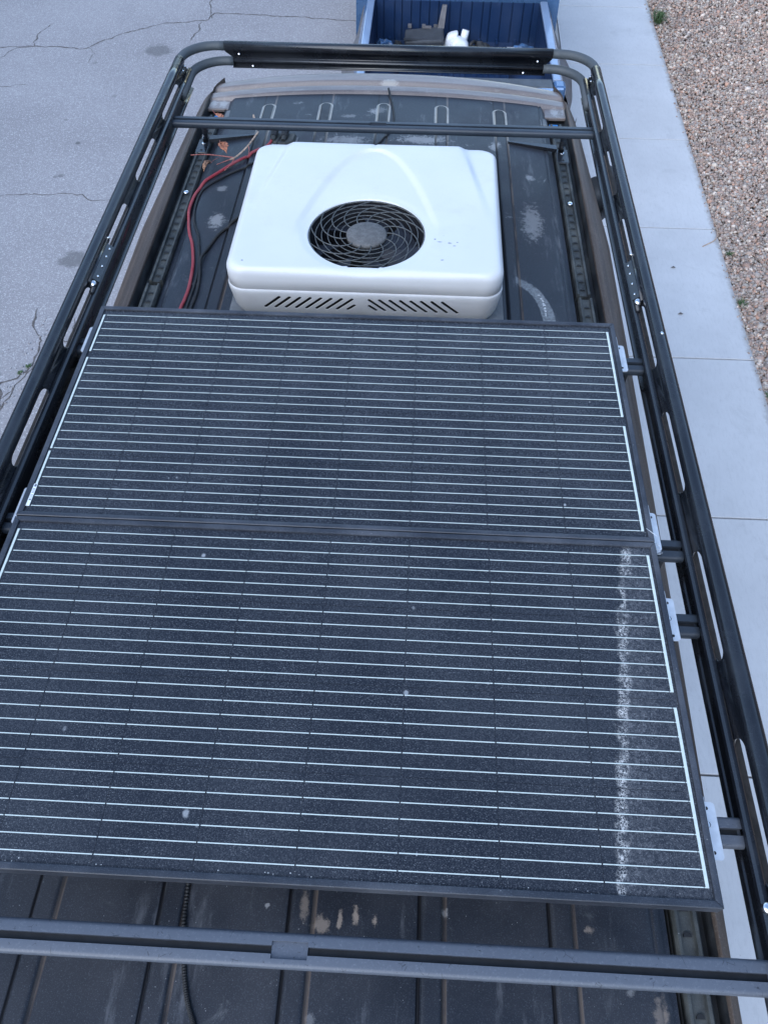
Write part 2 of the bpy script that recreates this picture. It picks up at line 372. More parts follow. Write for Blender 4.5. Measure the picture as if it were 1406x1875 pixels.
def autosmooth(o, ang=35):
    me = o.data; bm = bmesh.new(); bm.from_mesh(me)
    bmesh.ops.recalc_face_normals(bm, faces=bm.faces)
    for f in bm.faces: f.smooth = True
    for e in bm.edges:
        if len(e.link_faces) == 2 and e.calc_face_angle(0) > R_(ang): e.smooth = False
    bm.to_mesh(me); bm.free(); return o
def spline(pts, n=8):
    P = [np.array(p, float) for p in pts]; P = [2*P[0]-P[1]]+P+[2*P[-1]-P[-2]]; out = []
    for i in range(1, len(P)-2):
        for k in range(n):
            t_ = k/n; a, b, c, d = P[i-1:i+3]
            out.append(tuple(.5*(2*b+(c-a)*t_+(2*a-5*b+4*c-d)*t_**2+(3*b-a-3*c+d)*t_**3)))
    out.append(tuple(P[-2])); return out
def grid(xs, ys, h, name, mat, parent=None, **props):
    X, Y = np.meshgrid(xs, ys); Z = h(X, Y); v = np.stack([X, Y, Z], -1).reshape(-1, 3)
    nx, ny = len(xs), len(ys); i = np.arange((ny-1)*nx).reshape(ny-1, nx)[:, :-1].ravel()
    f = np.stack([i, i+1, i+nx+1, i+nx], -1)
    me = bpy.data.meshes.new(name); me.from_pydata(v.tolist(), [], f.tolist()); me.update()
    return link(name, me, mat, parent, True, **props)
def sst(x, a, b):
    t_ = np.clip((x-a)/(b-a), 0, 1); return t_*t_*(3-2*t_)

# ------------------------------------------------------------------ ground
ZR, ZS = -2.33, -2.20
g = B(); g.add([(-150,-150,ZR),(1.35,-150,ZR),(1.35,150,ZR),(-150,150,ZR)], [(0,1,2,3)])
road = g.obj('road', 'asphalt', kind='structure', label='light grey cracked asphalt road left of the van')
g = B(); g.add([(-200,-200,ZR-.2),(200,-200,ZR-.2),(200,200,ZR-.2),(-200,200,ZR-.2)], [(0,1,2,3)])
g.obj('ground', 'soil', kind='structure')
def crack(pts, w=.006, mat='crack'):
    P = []
    for a, b in zip(pts[:-1], pts[1:]):
        n = max(3, int(math.dist(a, b)/.035))
        for k in range(n): P.append((a[0]+(b[0]-a[0])*k/n, a[1]+(b[1]-a[1])*k/n))
    P.append(pts[-1][:2]); off = 0; L_ = []; R2 = []
    for i, p in enumerate(P):
        q = P[min(i+1, len(P)-1)]; o = P[max(i-1, 0)]; d = Vector((q[0]-o[0], q[1]-o[1])).normalized(); n_ = (-d[1], d[0])
        off = off*.7+random.gauss(0, .009); ww = w*random.uniform(.35, 1.5)
        if i in (0, len(P)-1): ww = .001
        L_.append((p[0]+n_[0]*(off+ww), p[1]+n_[1]*(off+ww), ZR+.002)); R2.append((p[0]+n_[0]*(off-ww), p[1]+n_[1]*(off-ww), ZR+.002))
    n = len(P); v = L_+R2; f = [(i, i+n, i+n+1, i+1) for i in range(n-1)]
    return mesh('crack', v, f, mat, road)
for pts, w in [([(-4.9,7.05),(-4.48,7.10),(-4.13,7.15),(-3.53,7.15),(-3.2,7.54),(-2.82,7.80),(-2.34,7.90),(-2.28,8.10),(-1.73,8.08),(-1.22,8.04),(-.71,7.99),(0,7.95)], .011),
        ([(-4.10,7.149),(-4.157,7.418),(-4.10,7.73)], .009), ([(-4.39,6.83),(-4.297,7.06),(-4.13,7.15)], .005),
        ([(-2.29,7.95),(-2.39,8.40),(-2.42,8.8),(-2.6,9.3)], .010), ([(-2.39,7.87),(-2.39,7.58),(-2.40,7.38)], .010),
        ([(-3.53,7.15),(-3.40,7.02),(-3.42,6.8)], .004), ([(-4.5,6.2),(-4.1,6.24),(-3.9,6.28)], .006),
        ([(-3.7,4.27),(-3.49,4.26),(-3.23,4.29),(-2.95,4.32),(-2.78,4.32),(-2.66,4.25),(-2.50,4.28),(-2.45,4.36)], .006),
        ([(-2.682,2.80),(-2.657,2.61),(-2.59,2.51),(-2.525,2.45),(-2.532,2.35),(-2.52,2.19),(-2.605,2.06),(-2.70,2.0),(-3.0,1.97),(-3.4,1.98)], .010),
        ([(-2.52,2.188),(-2.53,2.10),(-2.571,1.90),(-2.60,1.77),(-2.62,1.6),(-2.6,1.3)], .011), ([(-2.571,1.90),(-2.70,1.82),(-2.86,1.7),(-3.1,1.62)], .008),
        ([(-2.378,2.70),(-2.339,2.6),(-2.348,2.445),(-2.40,2.46),(-2.52,2.42)], .007), ([(-2.46,4.33),(-2.40,4.1),(-2.46,3.8),(-2.42,3.5)], .005),
        ([(-2.7,2.0),(-2.66,1.88),(-2.60,1.77)], .012)]: crack(pts, w*.62)
# chips of loose grit in the cracks near the van
b = B()
for k in range(90):
    x = -2.6+random.gauss(0,.07); y = random.uniform(1.2, 2.7); s_ = random.uniform(.002,.006)
    b.box(x-s_, x+s_, y-s_, y+s_, ZR+.002, ZR+.002+s_)
b.obj('crack_grit', 'asphalt', kind='stuff')
# sidewalk frame: origin (2.485,0), leaning .0266 to the right
UY = Vector((.0266, 1, 0)).normalized(); UX = Vector((UY[1], -UY[0]+.03, 0))
def sw(a, b_, z): p = Vector((2.485, 0, 0))+UY*b_+UX*a; return (p[0], p[1], z)
side = bpy.data.objects.new('sidewalk', None); COL.objects.link(side); side['kind'] = 'structure'; side['label'] = 'pale concrete sidewalk of broomed slabs beside the gravel'
js = [-6.45,-4.98,-3.48,-2.0,-.545,.985,2.362,3.905,5.300,6.782,8.205,9.68,11.15,12.6,14.1,15.6]
for i, (a, c_) in enumerate(zip(js[:-1], js[1:])):
    gp = .0055; x0, x1 = -1.06, 0; bm = bmesh.new()
    v = [bm.verts.new(sw(x, y, z)) for z in (ZS-.1, ZS+random.uniform(-.001,.001)) for x, y in ((x0, a+gp), (x1, a+gp), (x1, c_-gp), (x0, c_-gp))]
    for q in ((3,2,1,0),(4,5,6,7),(0,1,5,4),(1,2,6,5),(2,3,7,6),(3,0,4,7)): bm.faces.new([v[k] for k in q])
    top = [e for e in bm.edges if all(w_.co.z > ZS-.05 for w_ in e.verts)]
    bmesh.ops.bevel(bm, geom=top, offset=.004, segments=2, profile=.5, affect='EDGES')
    me = bpy.data.meshes.new('slab'); bm.to_mesh(me); bm.free(); link('slab', me, 'concrete', side)
b = B(); b.add([sw(-1.06, -6.4, ZS-.02), sw(-.002, -6.4, ZS-.02), sw(-.002, 15.5, ZS-.02), sw(-1.06, 15.5, ZS-.02)], [(0,1,2,3)]); b.obj('joint_filler', 'joint', side)
# rolled curb and gutter
cb = bpy.data.objects.new('curb', None); COL.objects.link(cb); cb['kind'] = 'structure'
for a, c_ in zip(js[::2][:-1], js[::2][1:]):
    prof = [(-1.07, ZS-.001), (-1.15, ZS-.004), (-1.19, ZS-.03), (-1.22, ZR+.03), (-1.27, ZR+.012), (-1.55, ZR+.018), (-1.55, ZR-.05), (-1.07, ZR-.05)]
    v = [sw(x, y, z) for y in (a+.003, c_-.003) for x, z in prof]; n = len(prof)
    f = [(k, (k+1) % n, n+(k+1) % n, n+k) for k in range(n)]+[tuple(range(n))[::-1], tuple(range(n, 2*n))]
    autosmooth(mesh('curb_block', v, f, 'curb', cb), 50)
b = B(); b.add([sw(.0, -8, ZS-.055), sw(40, -8, ZS-.055), sw(40, 40, ZS-.055), sw(.0, 40, ZS-.055)], [(0,1,2,3)])
b.obj('gravel_bed', 'soil', kind='structure')
# stones
ico = bmesh.new(); bmesh.ops.create_icosphere(ico, subdivisions=1, radius=1)
iv = np.array([v.co[:] for v in ico.verts]); iface = np.array([[v.index for v in f.verts] for f in ico.faces]); ico.free()
PAL = np.array([(.34,.25,.21),(.28,.21,.18),(.40,.31,.26),(.24,.225,.22),(.33,.32,.31),(.45,.42,.38),(.20,.16,.14),(.40,.24,.17),(.30,.28,.27),(.58,.55,.52),(.26,.19,.165)])
def stones(name, n, y0, y1, wfun, size, z, **props):
    ys = rng.uniform(y0, y1, n); xs = rng.uniform(0, 1, n)*wfun(ys)+.004; xs[:220] = -np.abs(rng.normal(0, .02, 220))
    sz = size*rng.lognormal(0, .30, n)
    sz[:220] *= .45
    sc = sz[:, None]*rng.uniform(.6, 1.15, (n, 3))*np.array([1, 1, .72])
    V = iv[None]*(1+rng.uniform(-.28, .28, (n, 12, 1)))*sc[:, None, :]
    q = rng.normal(size=(n, 4)); q[:, 1:3] *= .45; q /= np.linalg.norm(q, axis=1)[:, None]; w, x, y, zz = q.T
    Rt = np.stack([1-2*(y*y+zz*zz), 2*(x*y-zz*w), 2*(x*zz+y*w), 2*(x*y+zz*w), 1-2*(x*x+zz*zz), 2*(y*zz-x*w), 2*(x*zz-y*w), 2*(y*zz+x*w), 1-2*(x*x+y*y)], -1).reshape(n, 3, 3)
    V = np.einsum('nij,nkj->nki', Rt, V)
    base = np.array([2.485, 0, 0])+np.outer(ys, UY)+np.outer(xs, UX); base[:, 2] = z+rng.uniform(-.016, .014, n); base[:220, 2] = z+.037
    V = (V+base[:, None]).reshape(-1, 3).astype(np.float32)
    Fc = (iface[None]+(np.arange(n)*12)[:, None, None]).reshape(-1, 3).astype(np.int32)
    me = bpy.data.meshes.new(name); me.vertices.add(len(V)); me.vertices.foreach_set('co', V.ravel())
    me.loops.add(Fc.size); me.loops.foreach_set('vertex_index', Fc.ravel())
    me.polygons.add(len(Fc)); me.polygons.foreach_set('loop_start', np.arange(0, Fc.size, 3, dtype=np.int32))
    try: me.polygons.foreach_set('loop_total', np.full(len(Fc), 3, dtype=np.int32))
    except Exception: pass
    me.update(calc_edges=True)
    ca = me.color_attributes.new('stone_colour', 'FLOAT_COLOR', 'POINT')
    cc = PAL[rng.integers(0, len(PAL), n)]*np.array([1.15,1.0,.86])*rng.uniform(.7, 1.35, (n, 1)); cc = np.concatenate([cc, np.ones((n, 1))], 1)
    ca.data.foreach_set('color', np.repeat(cc, 12, 0).astype(np.float32).ravel())
    me.materials.append(M['pebble']); o = bpy.data.objects.new(name, me); COL.objects.link(o)
    for k, v_ in props.items(): o[k] = v_
    return o
st = stones('gravel', 88000, 1.0, 10.5, lambda y: .5+.34*np.clip(y-1.0, 0, 10), 0.0135, ZS-.033, kind='stuff', label='brown and grey crushed gravel beyond the sidewalk', category='gravel')

def weed(name, x, y, z, n, r, h, label, mat='weed', **kw):
    b = B()
    for k in range(n):
        a = random.uniform(0, 6.28); ln = random.uniform(.5, 1)*r; hh = random.uniform(.4, 1)*h; w = random.uniform(.0015, .004)
        sx, sy = x+random.gauss(0, r*.2), y+random.gauss(0, r*.2); c_, s_ = math.cos(a), math.sin(a)
        pts = [(sx, sy, z), (sx+c_*ln*.5, sy+s_*ln*.5, z+hh), (sx+c_*ln, sy+s_*ln, z+hh*.75)]
        v = []
        for j, p in enumerate(pts):
            ww = w*(1, .9, .1)[j]; v += [(p[0]-s_*ww, p[1]+c_*ww, p[2]), (p[0]+s_*ww, p[1]-c_*ww, p[2])]
        b.add(v, [(0,1,3,2),(2,3,5,4)])
    return b.obj(name, mat, label=label, category='weed', **kw)
weed('grass_tuft', 2.735, 7.80, ZS, 110, .13, .13, 'green grass tuft at the sidewalk edge near the top of the picture')
weed('small_weed', 2.63, 3.58, ZS-.01, 26, .05, .03, 'small green weed with one stem lying on the sidewalk edge')
weed('small_weed', 2.60, 2.98, ZS-.01, 34, .055, .035, 'darker green weed between sidewalk and gravel just above the dirty joint')
weed('small_weed', 2.565, 2.02, ZS-.01, 20, .05, .02, 'lowest grey-green weed touching the sidewalk edge')
weed('crack_weeds', -2.585, 2.10, ZR, 30, .03, .015, 'patch of tiny green weeds growing in the road crack')
weed('crack_weeds', -2.55, 2.17, ZR, 26, .03, .015, 'upper end of the green weeds in the road crack')
def debris(x, y, L_, label):
    b = B(); b.add([(x-L_, y-.006, ZS+.003), (x, y-.014, ZS+.010), (x+L_, y-.003, ZS+.004), (x+.2*L_, y+.012, ZS+.006)], [(0,1,2,3)])
    b.obj('dead_leaf', 'crack', label=label, category='leaf')
debris(2.16, 3.38, .020, 'small dark curled leaf fragment on the sidewalk'); debris(2.12, 2.83, .022, 'small flat dark leaf fragment on the sidewalk')
b = B(); b.tube(spline([(2.60,4.05,ZS+.004),(2.60,3.9,ZS+.006),(2.56,3.76,ZS+.006),(2.44,3.66,ZS+.004)]), .004, 6)
b.obj('dry_twig', 'bark', label='thin dry curved stem lying across the sidewalk edge', category='twig')

# ------------------------------------------------------------------ van
van = thing('van', 'parked van with dusty dark charcoal ribbed roof and brown weathered roof edges', 'van')
RC = [-.007+.27*k for k in (-2,-1,0,1,2)]
def roofz(X, Y):
    Z = -.282-.035*(np.abs(X)/.75)**2.2
    Z = Z - .012*sst(Y, 1.2, 2.05)
    end = 1.90
    for c_ in RC:
        yy = np.clip(Y-(end-.024), 0, None); d = np.sqrt((X-c_)**2+yy**2)
        dd = np.where(Y < end-.024, np.abs(X-c_), d)
        Z = Z+.007*sst(dd, .0245, .017)
        Z = Z-.0045*np.exp(-((dd-.0265)/.0022)**2)
    for c_ in (-.735, .725):
        dd = np.abs(X-c_); Z = Z-.004*sst(-(X*np.sign(c_)), -.735, -.72)*0
        Z = Z-.003*np.exp(-((dd)/.003)**2)
        Z = Z-.006*sst(np.abs(X), .735, .748)
    return Z
xs = set(np.round(np.arange(-.765, .7651, .012), 4).tolist())
for c_ in RC:
    for d in (-.032,-.0295,-.028,-.0265,-.025,-.0235,-.022,-.019,-.015,.015,.019,.022,.0235,.025,.0265,.028,.0295,.032): xs.add(round(c_+d, 4))
for c_ in (-.735,.725):
    for d in (-.005,-.003,-.0015,0,.0015,.003,.005): xs.add(round(c_+d, 4))
xs = sorted(xs); ys = sorted(set(np.round(np.concatenate([np.arange(-2.6, 1.7, .05), np.arange(1.7, 1.85, .01), np.arange(1.85, 1.93, .003), np.arange(1.93, 2.0, .01)]), 4).tolist()))
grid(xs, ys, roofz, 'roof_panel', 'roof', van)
def taper(y):  # outer roof edge half width
    return np.interp(np.array(y, float), [-3, -1.54, -.9, -.3, .3, .9, 1.3, 1.7, 1.9, 2.03, 2.12, 2.19, 2.24, 2.30], [.862, .884, .902, .914, .924, .932, .916, .903, .889, .872, .852, .825, .78, .70])
ysv = [-2.6, -2, -1.54, -1.2, -.8, -.4, .3, .9, 1.1, 1.3, 1.5, 1.7, 1.8, 1.9, 1.97, 2.03, 2.08, 2.12, 2.16, 2.19]
def sweep(prof_fn, ys_, name, mat, close=False, parent=van, ang=40, **props):
    v = []; n = None
    for y in ys_:
        p = prof_fn(y); n = len(p); v += [(x, y, z) for x, z in p]
    f = []
    m = n if close else n-1
    for i in range(len(ys_)-1):
        for k in range(m): f.append((i*n+k, i*n+(k+1) % n, (i+1)*n+(k+1) % n, (i+1)*n+k))
    if close: f += [tuple(range(n))[::-1], tuple((len(ys_)-1)*n+k for k in range(n))]
    return autosmooth(mesh(name, v, f, mat, parent, **props), ang)
for s in (-1, 1):
    zf = lambda y: -.012*float(sst(np.array(y), 1.2, 2.05))
    # ditch wall, floor and outer wall
    sweep(lambda y: [(s*.764, -.325+zf(y)), (s*.766, -.352+zf(y)), (s*.846, -.352+zf(y)), (s*.850, -.308+zf(y))], [q for q in ysv if q < 2.0], 'roof_ditch', 'gutter')
    # long rubber ditch moulding in two pieces, a groove down its middle
    for y0, y1 in ((-2.6, .555), (.575, 1.82)):
        yy = list(np.linspace(y0, y1, 12))
        dx = .004 if y0 > 0 else 0
        sweep(lambda y: [(s*(a-dx), z+zf(y)) for a, z in ((.773,-.350),(.773,-.318),(.776,-.314),(.782,-.315),(.784,-.324),(.812,-.324),(.814,-.315),(.821,-.314),(.824,-.318),(.824,-.350))], yy, 'ditch_moulding', 'rubber', True)
        b = B()
        for y in np.arange(y0+.03, y1-.02, .048):
            if 1.44 < y < 1.6 or (1.1 < y < 1.19): continue
            x = s*(.798-dx); z = -.3238+zf(y); pts = [(x+.009*math.cos(a), y+.010*math.sin(a)) for a in np.linspace(0, math.pi, 7)]
            v = [(p[0], p[1], z) for p in pts]+[(p[0], p[1], z+.0035) for p in pts]
            b.add(v, [tuple(range(7, 14))]+[(k, k+1, k+8, k+7) for k in range(6)])
        b.obj('moulding_dark_dots', 'slot', van, kind='stuff')  # raised dark dots added to stand for the moulding's recessed perforations
    # roof shoulder: brownish weathered strip rolling over to the side
    sweep(lambda y: [(s*min(.850, float(taper(y))-.01), -.312+zf(y))]+[(s*(.850+(float(taper(y))-.850)*a if float(taper(y)) > .86 else float(taper(y))-.01+.01*a), z+zf(y)-.028*float(sst(np.array(y), 1.98, 2.1))-6*max(0, y-2.13)**2) for a, z in ((.05,-.302),(.16,-.2985),(.45,-.303),(.72,-.312),(.90,-.323),(1.0,-.338))], ysv, 'roof_shoulder', 'shoulder')
    sweep(lambda y: [(s*(float(taper(y))+a), z+zf(y)) for a, z in ((0,-.338),(.004,-.350),(.010,-.375))], ysv, 'side_trim', 'tan_line')
    sweep(lambda y: [(s*(float(taper(y))+a), z+zf(y)) for a, z in ((.010,-.375),(.03,-.45),(.055,-.8),(.075,-1.2),(.08,-1.6),(.065,-1.95),(.03,-2.08))], ysv, 'side_panel', 'body')
    # side windows
    for y0, y1 in ((1.0,1.85),(-.5,.75),(-2.2,-.75)):
        b = B(); v = []
        for z, o_ in ((-.52,.041),(-1.05,.074)):
            for y in (y0, y1): v.append((s*(float(taper(y))+o_), y, z))
        b.add(v, [(0,1,3,2)]); b.obj('side_window', 'glass', van)
    for yc in (-1.75, 2.75):
        w = B(); w.tube([(s*.98, yc, -1.98), (s*.975, yc, -1.98), (s*.77, yc, -1.98)], [.33, .345, .345], 32); w.obj('wheel', 'tyre', van)
    # blue tape showing at the front end of the ditch
    b = B(); b.box(s*.79-.02, s*.79+.02, 1.835, 1.862, -.352, -.349+.0); 
    b.obj('blue_tape', 'tape', van)
# rear doors, front, hood
b = B(); b.add([(-.93,-2.6,-.33),(.93,-2.6,-.33),(1.0,-2.62,-1.2),(.98,-2.6,-2.08),(-.98,-2.6,-2.08),(-1.0,-2.62,-1.2)], [(0,1,2,3,4,5)]); b.obj('rear_door', 'body', van)
b = B(); b.add([(-.84,2.20,-.44),(.84,2.20,-.44),(.93,2.72,-1.15),(-.93,2.72,-1.15)], [(0,1,2,3)]); b.obj('windshield', 'glass', van)
hx = np.linspace(-.93, .93, 15); hy = np.linspace(2.70, 3.45, 9)
grid(hx, hy, lambda X, Y: -1.16-.16*((Y-2.7)/.75)**1.6-.06*(np.abs(X)/.93)**3, 'hood', 'body', van)
b = B(); b.add([(-.93,3.45,-1.36),(.93,3.45,-1.36),(.93,3.52,-1.95),(-.93,3.52,-1.95)], [(0,1,2,3)])
for s in (-1, 1): b.add([(s*.935,2.08,-.42),(s*.945,2.7,-1.16),(s*.945,3.45,-1.37),(s*.95,3.52,-1.95),(s*.95,2.08,-2.05)], [(0,1,2,3,4)])
b.obj('front_end', 'body', van)
b = B(); b.box(-.94,.94,3.5,3.62,-1.95,-1.72); b.obj('front_bumper', 'greyplastic', van, bevel=.02)
# roof cap across the front
def capz(X, Y):
    a = np.abs(X)/.86; sm = 2.09-.01*a**2; e = 2.215-.03*a**3; r0 = 1.985-.01*a**2
    Z = -.290-.050*a**2.2-.012*sst(Y, 1.2, 2.05)
    Z = Z+.020*sst(Y, r0, r0+.02)*sst(-Y, -(sm-.018), -(sm-.034))
    Z = Z-.010*np.exp(-((Y-sm+.004)/.006)**2)
    Z = Z+.018*sst(Y, sm+.002, sm+.02)
    dd = np.clip(Y-(e-.05), 0, None); Z = Z-6.0*dd**2*1.0-8*np.clip(Y-e, 0, None)**1.2*.2
    return Z
N_ = 85; a_ = np.linspace(-1, 1, N_); rows = np.linspace(0, 1, 46); v = []; 
for t_ in rows:
    for a in a_:
        x = a*.875; y0 = 1.965-.01*a*a; y1 = 2.325-.13*abs(a)**5; y = y0+(y1-y0)*t_
        tw = float(taper(y)); z = float(capz(np.array(x), np.array(y))); v.append((a*min(tw-.004, .862), y, z))
f = [(i*N_+k, i*N_+k+1, (i+1)*N_+k+1, (i+1)*N_+k) for i in range(len(rows)-1) for k in range(N_-1)]
autosmooth(mesh('front_cap', v, f, 'cap', van), 50)
# worn letter scraps on the sticker residue
b = B()
for k, (x, y) in enumerate([(.626,.545),(.634,.530),(.638,.518),(.641,.503),(.643,.491),(.644,.476),(.645,.461),(.645,.449),(.646,.437)]):
    for q in range(3):
        dx, dy = random.uniform(-.003,.003), random.uniform(-.004,.004); b.box(x+dx-.003, x+dx+.003*random.random(), y+dy-.002, y+dy+.002, float(roofz(np.array(x), np.array(y)))-.001, float(roofz(np.array(x), np.array(y)))+.0012)
b.obj('letter_residue', 'gasket_pale', van)
# cap end tiles over the ditch
for s in (-1, 1):
    b = B(); b.box(s*.80-.05, s*.80+.05, 1.90, 1.985, -.352, -.336); b.obj('cap_end', 'cap', van, bevel=.004)
    b = B(); b.add([(s*.736+d, y, z) for d, y, z in ((-.024,1.80,-.338),(.024,1.80,-.338),(.022,1.87,-.34),(0,1.895,-.342),(-.022,1.87,-.34),(-.012,1.81,-.325),(.012,1.81,-.325),(.010,1.865,-.327),(0,1.875,-.329),(-.010,1.865,-.327))],
        [(0,1,6,5),(1,2,7,6),(2,3,8,7),(3,4,9,8),(4,0,5,9),(5,6,7,8,9)]); b.obj('roof_plug', 'gasket', van)
# side mirrors
for s in (1,):
    b = B(); pts = []
    for k in range(13):
        a = math.pi*k/12; pts.append((s*(1.03+.13*math.sin(a)), 1.86-.02*math.cos(a)-.0*a, -.70+.17*math.cos(a)))
    b.tube(pts, [.012]+[.022]*11+[.014], 8); b.obj('mirror_housing', 'greyplastic', van, True)
    b = B(); b.tube([(s*1.08,1.875,-.72),(s*1.08,1.90,-.72)], [.12,.09], 20); b.obj('mirror_shell', 'greyplastic', van, True)
    b = B(); b.tube([(s*1.0,1.9,-.9),(s*1.06,1.84,-.91),(s*1.075,1.80,-.90)], [.02,.018,.02], 8); b.obj('mirror_arm', 'greyplastic', van, True)

# ------------------------------------------------------------------ roof rack
rack = thing('roof_rack', 'black metal basket roof rack with slotted side rails and crossbars on the van roof', 'roof rack')
CX = .015
SL = [(1.18,1.455),(.75,1.03),(.33,.60),(-.125,.145),(-.57,-.295),(-1.025,-.745),(-1.47,-1.195),(-1.92,-1.645)]
Y0, Y1 = -2.35, 1.615
def side_rail(s):
    # sections: upper rolled tube, slotted web, lower ridge, inner lip
    nA = 14; upper = [(.866+.0195*math.cos(a), .006+.0195*math.sin(a)) for a in np.linspace(-1.2, math.pi+.9, nA)]
    upper = [(.871,-.012)]+upper
    web0 = upper[-1]; web1 = (.8385, -.036)
    lower = [(.8385,-.036),(.8385,-.029),(.835,-.0255),(.829,-.0255),(.8245,-.029),(.823,-.036),(.831,-.050),(.840,-.060),(.843,-.085),(.841,-.104),(.828,-.108)]
    yy = {Y0, Y1}
    for a, c_ in SL:
        for k in range(9):
            ph = math.pi/2*k/8; yy.add(round(a+.030*(1-math.cos(ph)), 5)); yy.add(round(c_-.030*(1-math.cos(ph)), 5))
    yy = sorted(yy); v = []; f = []
    def col(y):
        k = len(v); st = [(x, z) for x, z in upper]
        # web with or without the slot
        lo, hi = .5, .5
        for a, c_ in SL:
            if a <= y <= c_:
                d = min(y-a, c_-y); q = 1 if d >= .030 else math.sqrt(max(0, 1-(1-d/.030)**2)); lo, hi = .5-.42*q, .5+.40*q
        wx = lambda t_: (web0[0]+(web1[0]-web0[0])*t_, web0[1]+(web1[1]-web0[1])*t_)
        st += [wx(lo), wx(hi)]+lower
        for x, z in st: v.append((CX+s*x, y, z))
        return k, len(st), hi-lo > 1e-4
    cols = [col(y) for y in yy]; nu = len(upper)
    for (k0, n, s0), (k1, _, s1) in zip(cols[:-1], cols[1:]):
        for j in range(n-1):
            if j == nu and (s0 or s1): continue
            q = (k0+j, k1+j, k1+j+1, k0+j+1)
            f.append(q)
    b = B(); b.add([(CX+s*x, y, z) for y in (Y0, 1.50) for x, z in ((.841,-.037),(.848,-.0425),(.860,-.046))], [(0,1,4,3),(1,2,5,4)]); b.obj('rail_flange', 'flange', rack)
    o = mesh('side_rail', v, f, 'rack', rack); 
    bm = bmesh.new(); bm.from_mesh(o.data); bmesh.ops.remove_doubles(bm, verts=bm.verts, dist=1e-5); bm.to_mesh(o.data); bm.free()
    md = o.modifiers.new('thickness', 'SOLIDIFY'); md.thickness = .0026; md.offset = 0
    return autosmooth(o, 30)
for s in (-1, 1): side_rail(s)
def front_rail():
    nA = 12; YC = 1.755
    pr_ = [(YC+.0+.0185*math.cos(a), .006+.0185*math.sin(a)) for a in np.linspace(-1.0, math.pi+.6, nA)]
    pr_ += [(YC-.012,-.010),(YC-.010,-.032),(YC-.014,-.036),(YC-.020,-.038),(YC-.024,-.042),(YC-.024,-.047),(YC-.014,-.052),(YC-.012,-.064),(YC-.016,-.070),(YC-.022,-.072)]
    xa, xb = CX-.70, CX+.70; n = len(pr_)
    v = [(xa, y, z) for y, z in pr_]+[(xb, y, z) for y, z in pr_]
    for i in range(n):   # ends cut slanting
        if pr_[i][1] < -.01: v[i] = (xa+.028, *pr_[i]); v[i+n] = (xb-.022, *pr_[i])
    f = [(i, i+1, n+i+1, n+i) for i in range(n-1)]
    o = mesh('front_rail', v, f, 'rack', rack); md = o.modifiers.new('thickness', 'SOLIDIFY'); md.thickness = .0026; md.offset = 0
    return autosmooth(o, 30)
front_rail()
def corner(s, xs_, ys_, yf, xf, z, r, rad):
    pts = [(CX+s*xs_, ys_-.08, z), (CX+s*xs_, yf-rad, z)]
    for a in np.linspace(0, math.pi/2, 11)[1:-1]: pts.append((CX+s*(xs_-rad+rad*math.cos(a)), yf-rad+rad*math.sin(a), z))
    pts += [(CX+s*(xs_-rad), yf, z), (CX+s*(xf-.05), yf, z)]
    b = B(); b.tube(pts, r, 18); return b.obj('corner_tube', 'rack_tube', rack, True)
for s in (-1, 1):
    corner(s, .866, 1.60, 1.755, .75, .006, .0178, .135)
    corner(s, .828, 1.50, 1.745, .718, -.050, .0178, .135)
# crossbars
def crossbar(yc, i):
    zt = -.048; h = .026; w = .0285
    pr_ = [(-w, zt-h*.5)]+[(-w+.008*(1-math.cos(a)), zt-.009+.009*math.sin(a)) for a in np.linspace(0, math.pi/2, 5)]
    sl_ = [(-.0065, zt), (-.0065, zt-.011), (.0065, zt-.011), (.0065, zt)]
    rt = [(w-.008*(1-math.cos(a)), zt-.009+.009*math.sin(a)) for a in np.linspace(math.pi/2, 0, 5)]+[(w, zt-h*.5)]
    bt = [(w-.01*(1-math.cos(a)), zt-h*.5-.5*h*math.sin(a)) for a in np.linspace(0, math.pi/2, 4)[1:]]+[(-w+.01*(1-math.cos(a)), zt-h*.5-.5*h*math.sin(a)) for a in np.linspace(math.pi/2, 0, 4)[:-1]]
    P = pr_+sl_+rt+bt; n = len(P)
    segs = [CX-.826, -.030, .034, CX+.826] if i in (0, 5) else [CX-.826, CX+.826]
    v = []; f = []
    if len(segs) == 4:
        o = None
        for a, c_, wide in ((segs[0], segs[1], 0), (segs[1], segs[2], 1), (segs[2], segs[3], 0)):
            Q = [((y*2.1 if abs(abs(y)-.0065) < 1e-6 else y), (z if not (wide and z < zt-.0105 and abs(y) < .0066) else zt-.006)) for y, z in P] if wide else P
            k = len(v); v += [(a, yc+y, z) for y, z in Q]+[(c_, yc+y, z) for y, z in Q]
            f += [(k+j, k+(j+1) % n, k+n+(j+1) % n, k+n+j) for j in range(n)]
            f += [tuple(k+j for j in range(n))[::-1], tuple(k+n+j for j in range(n))]
    else:
        v += [(segs[0], yc+y, z) for y, z in P]+[(segs[1], yc+y, z) for y, z in P]
        f += [(j, (j+1) % n, n+(j+1) % n, n+j) for j in range(n)]+[tuple(range(n))[::-1], tuple(n+j for j in range(n))]
    o = autosmooth(mesh('crossbar', v, f, 'bar', rack), 35)
    b = B(); b.box(CX-.82, CX+.82, yc-.006, yc+.006, zt-.0112, zt-.0105); b.obj('slot_liner', 'slot', o)
    return o
BY = [1.236, -.080, -.722, -.925, -1.370, -1.610, -2.2]
for i, y in enumerate(BY): crossbar(y, i)
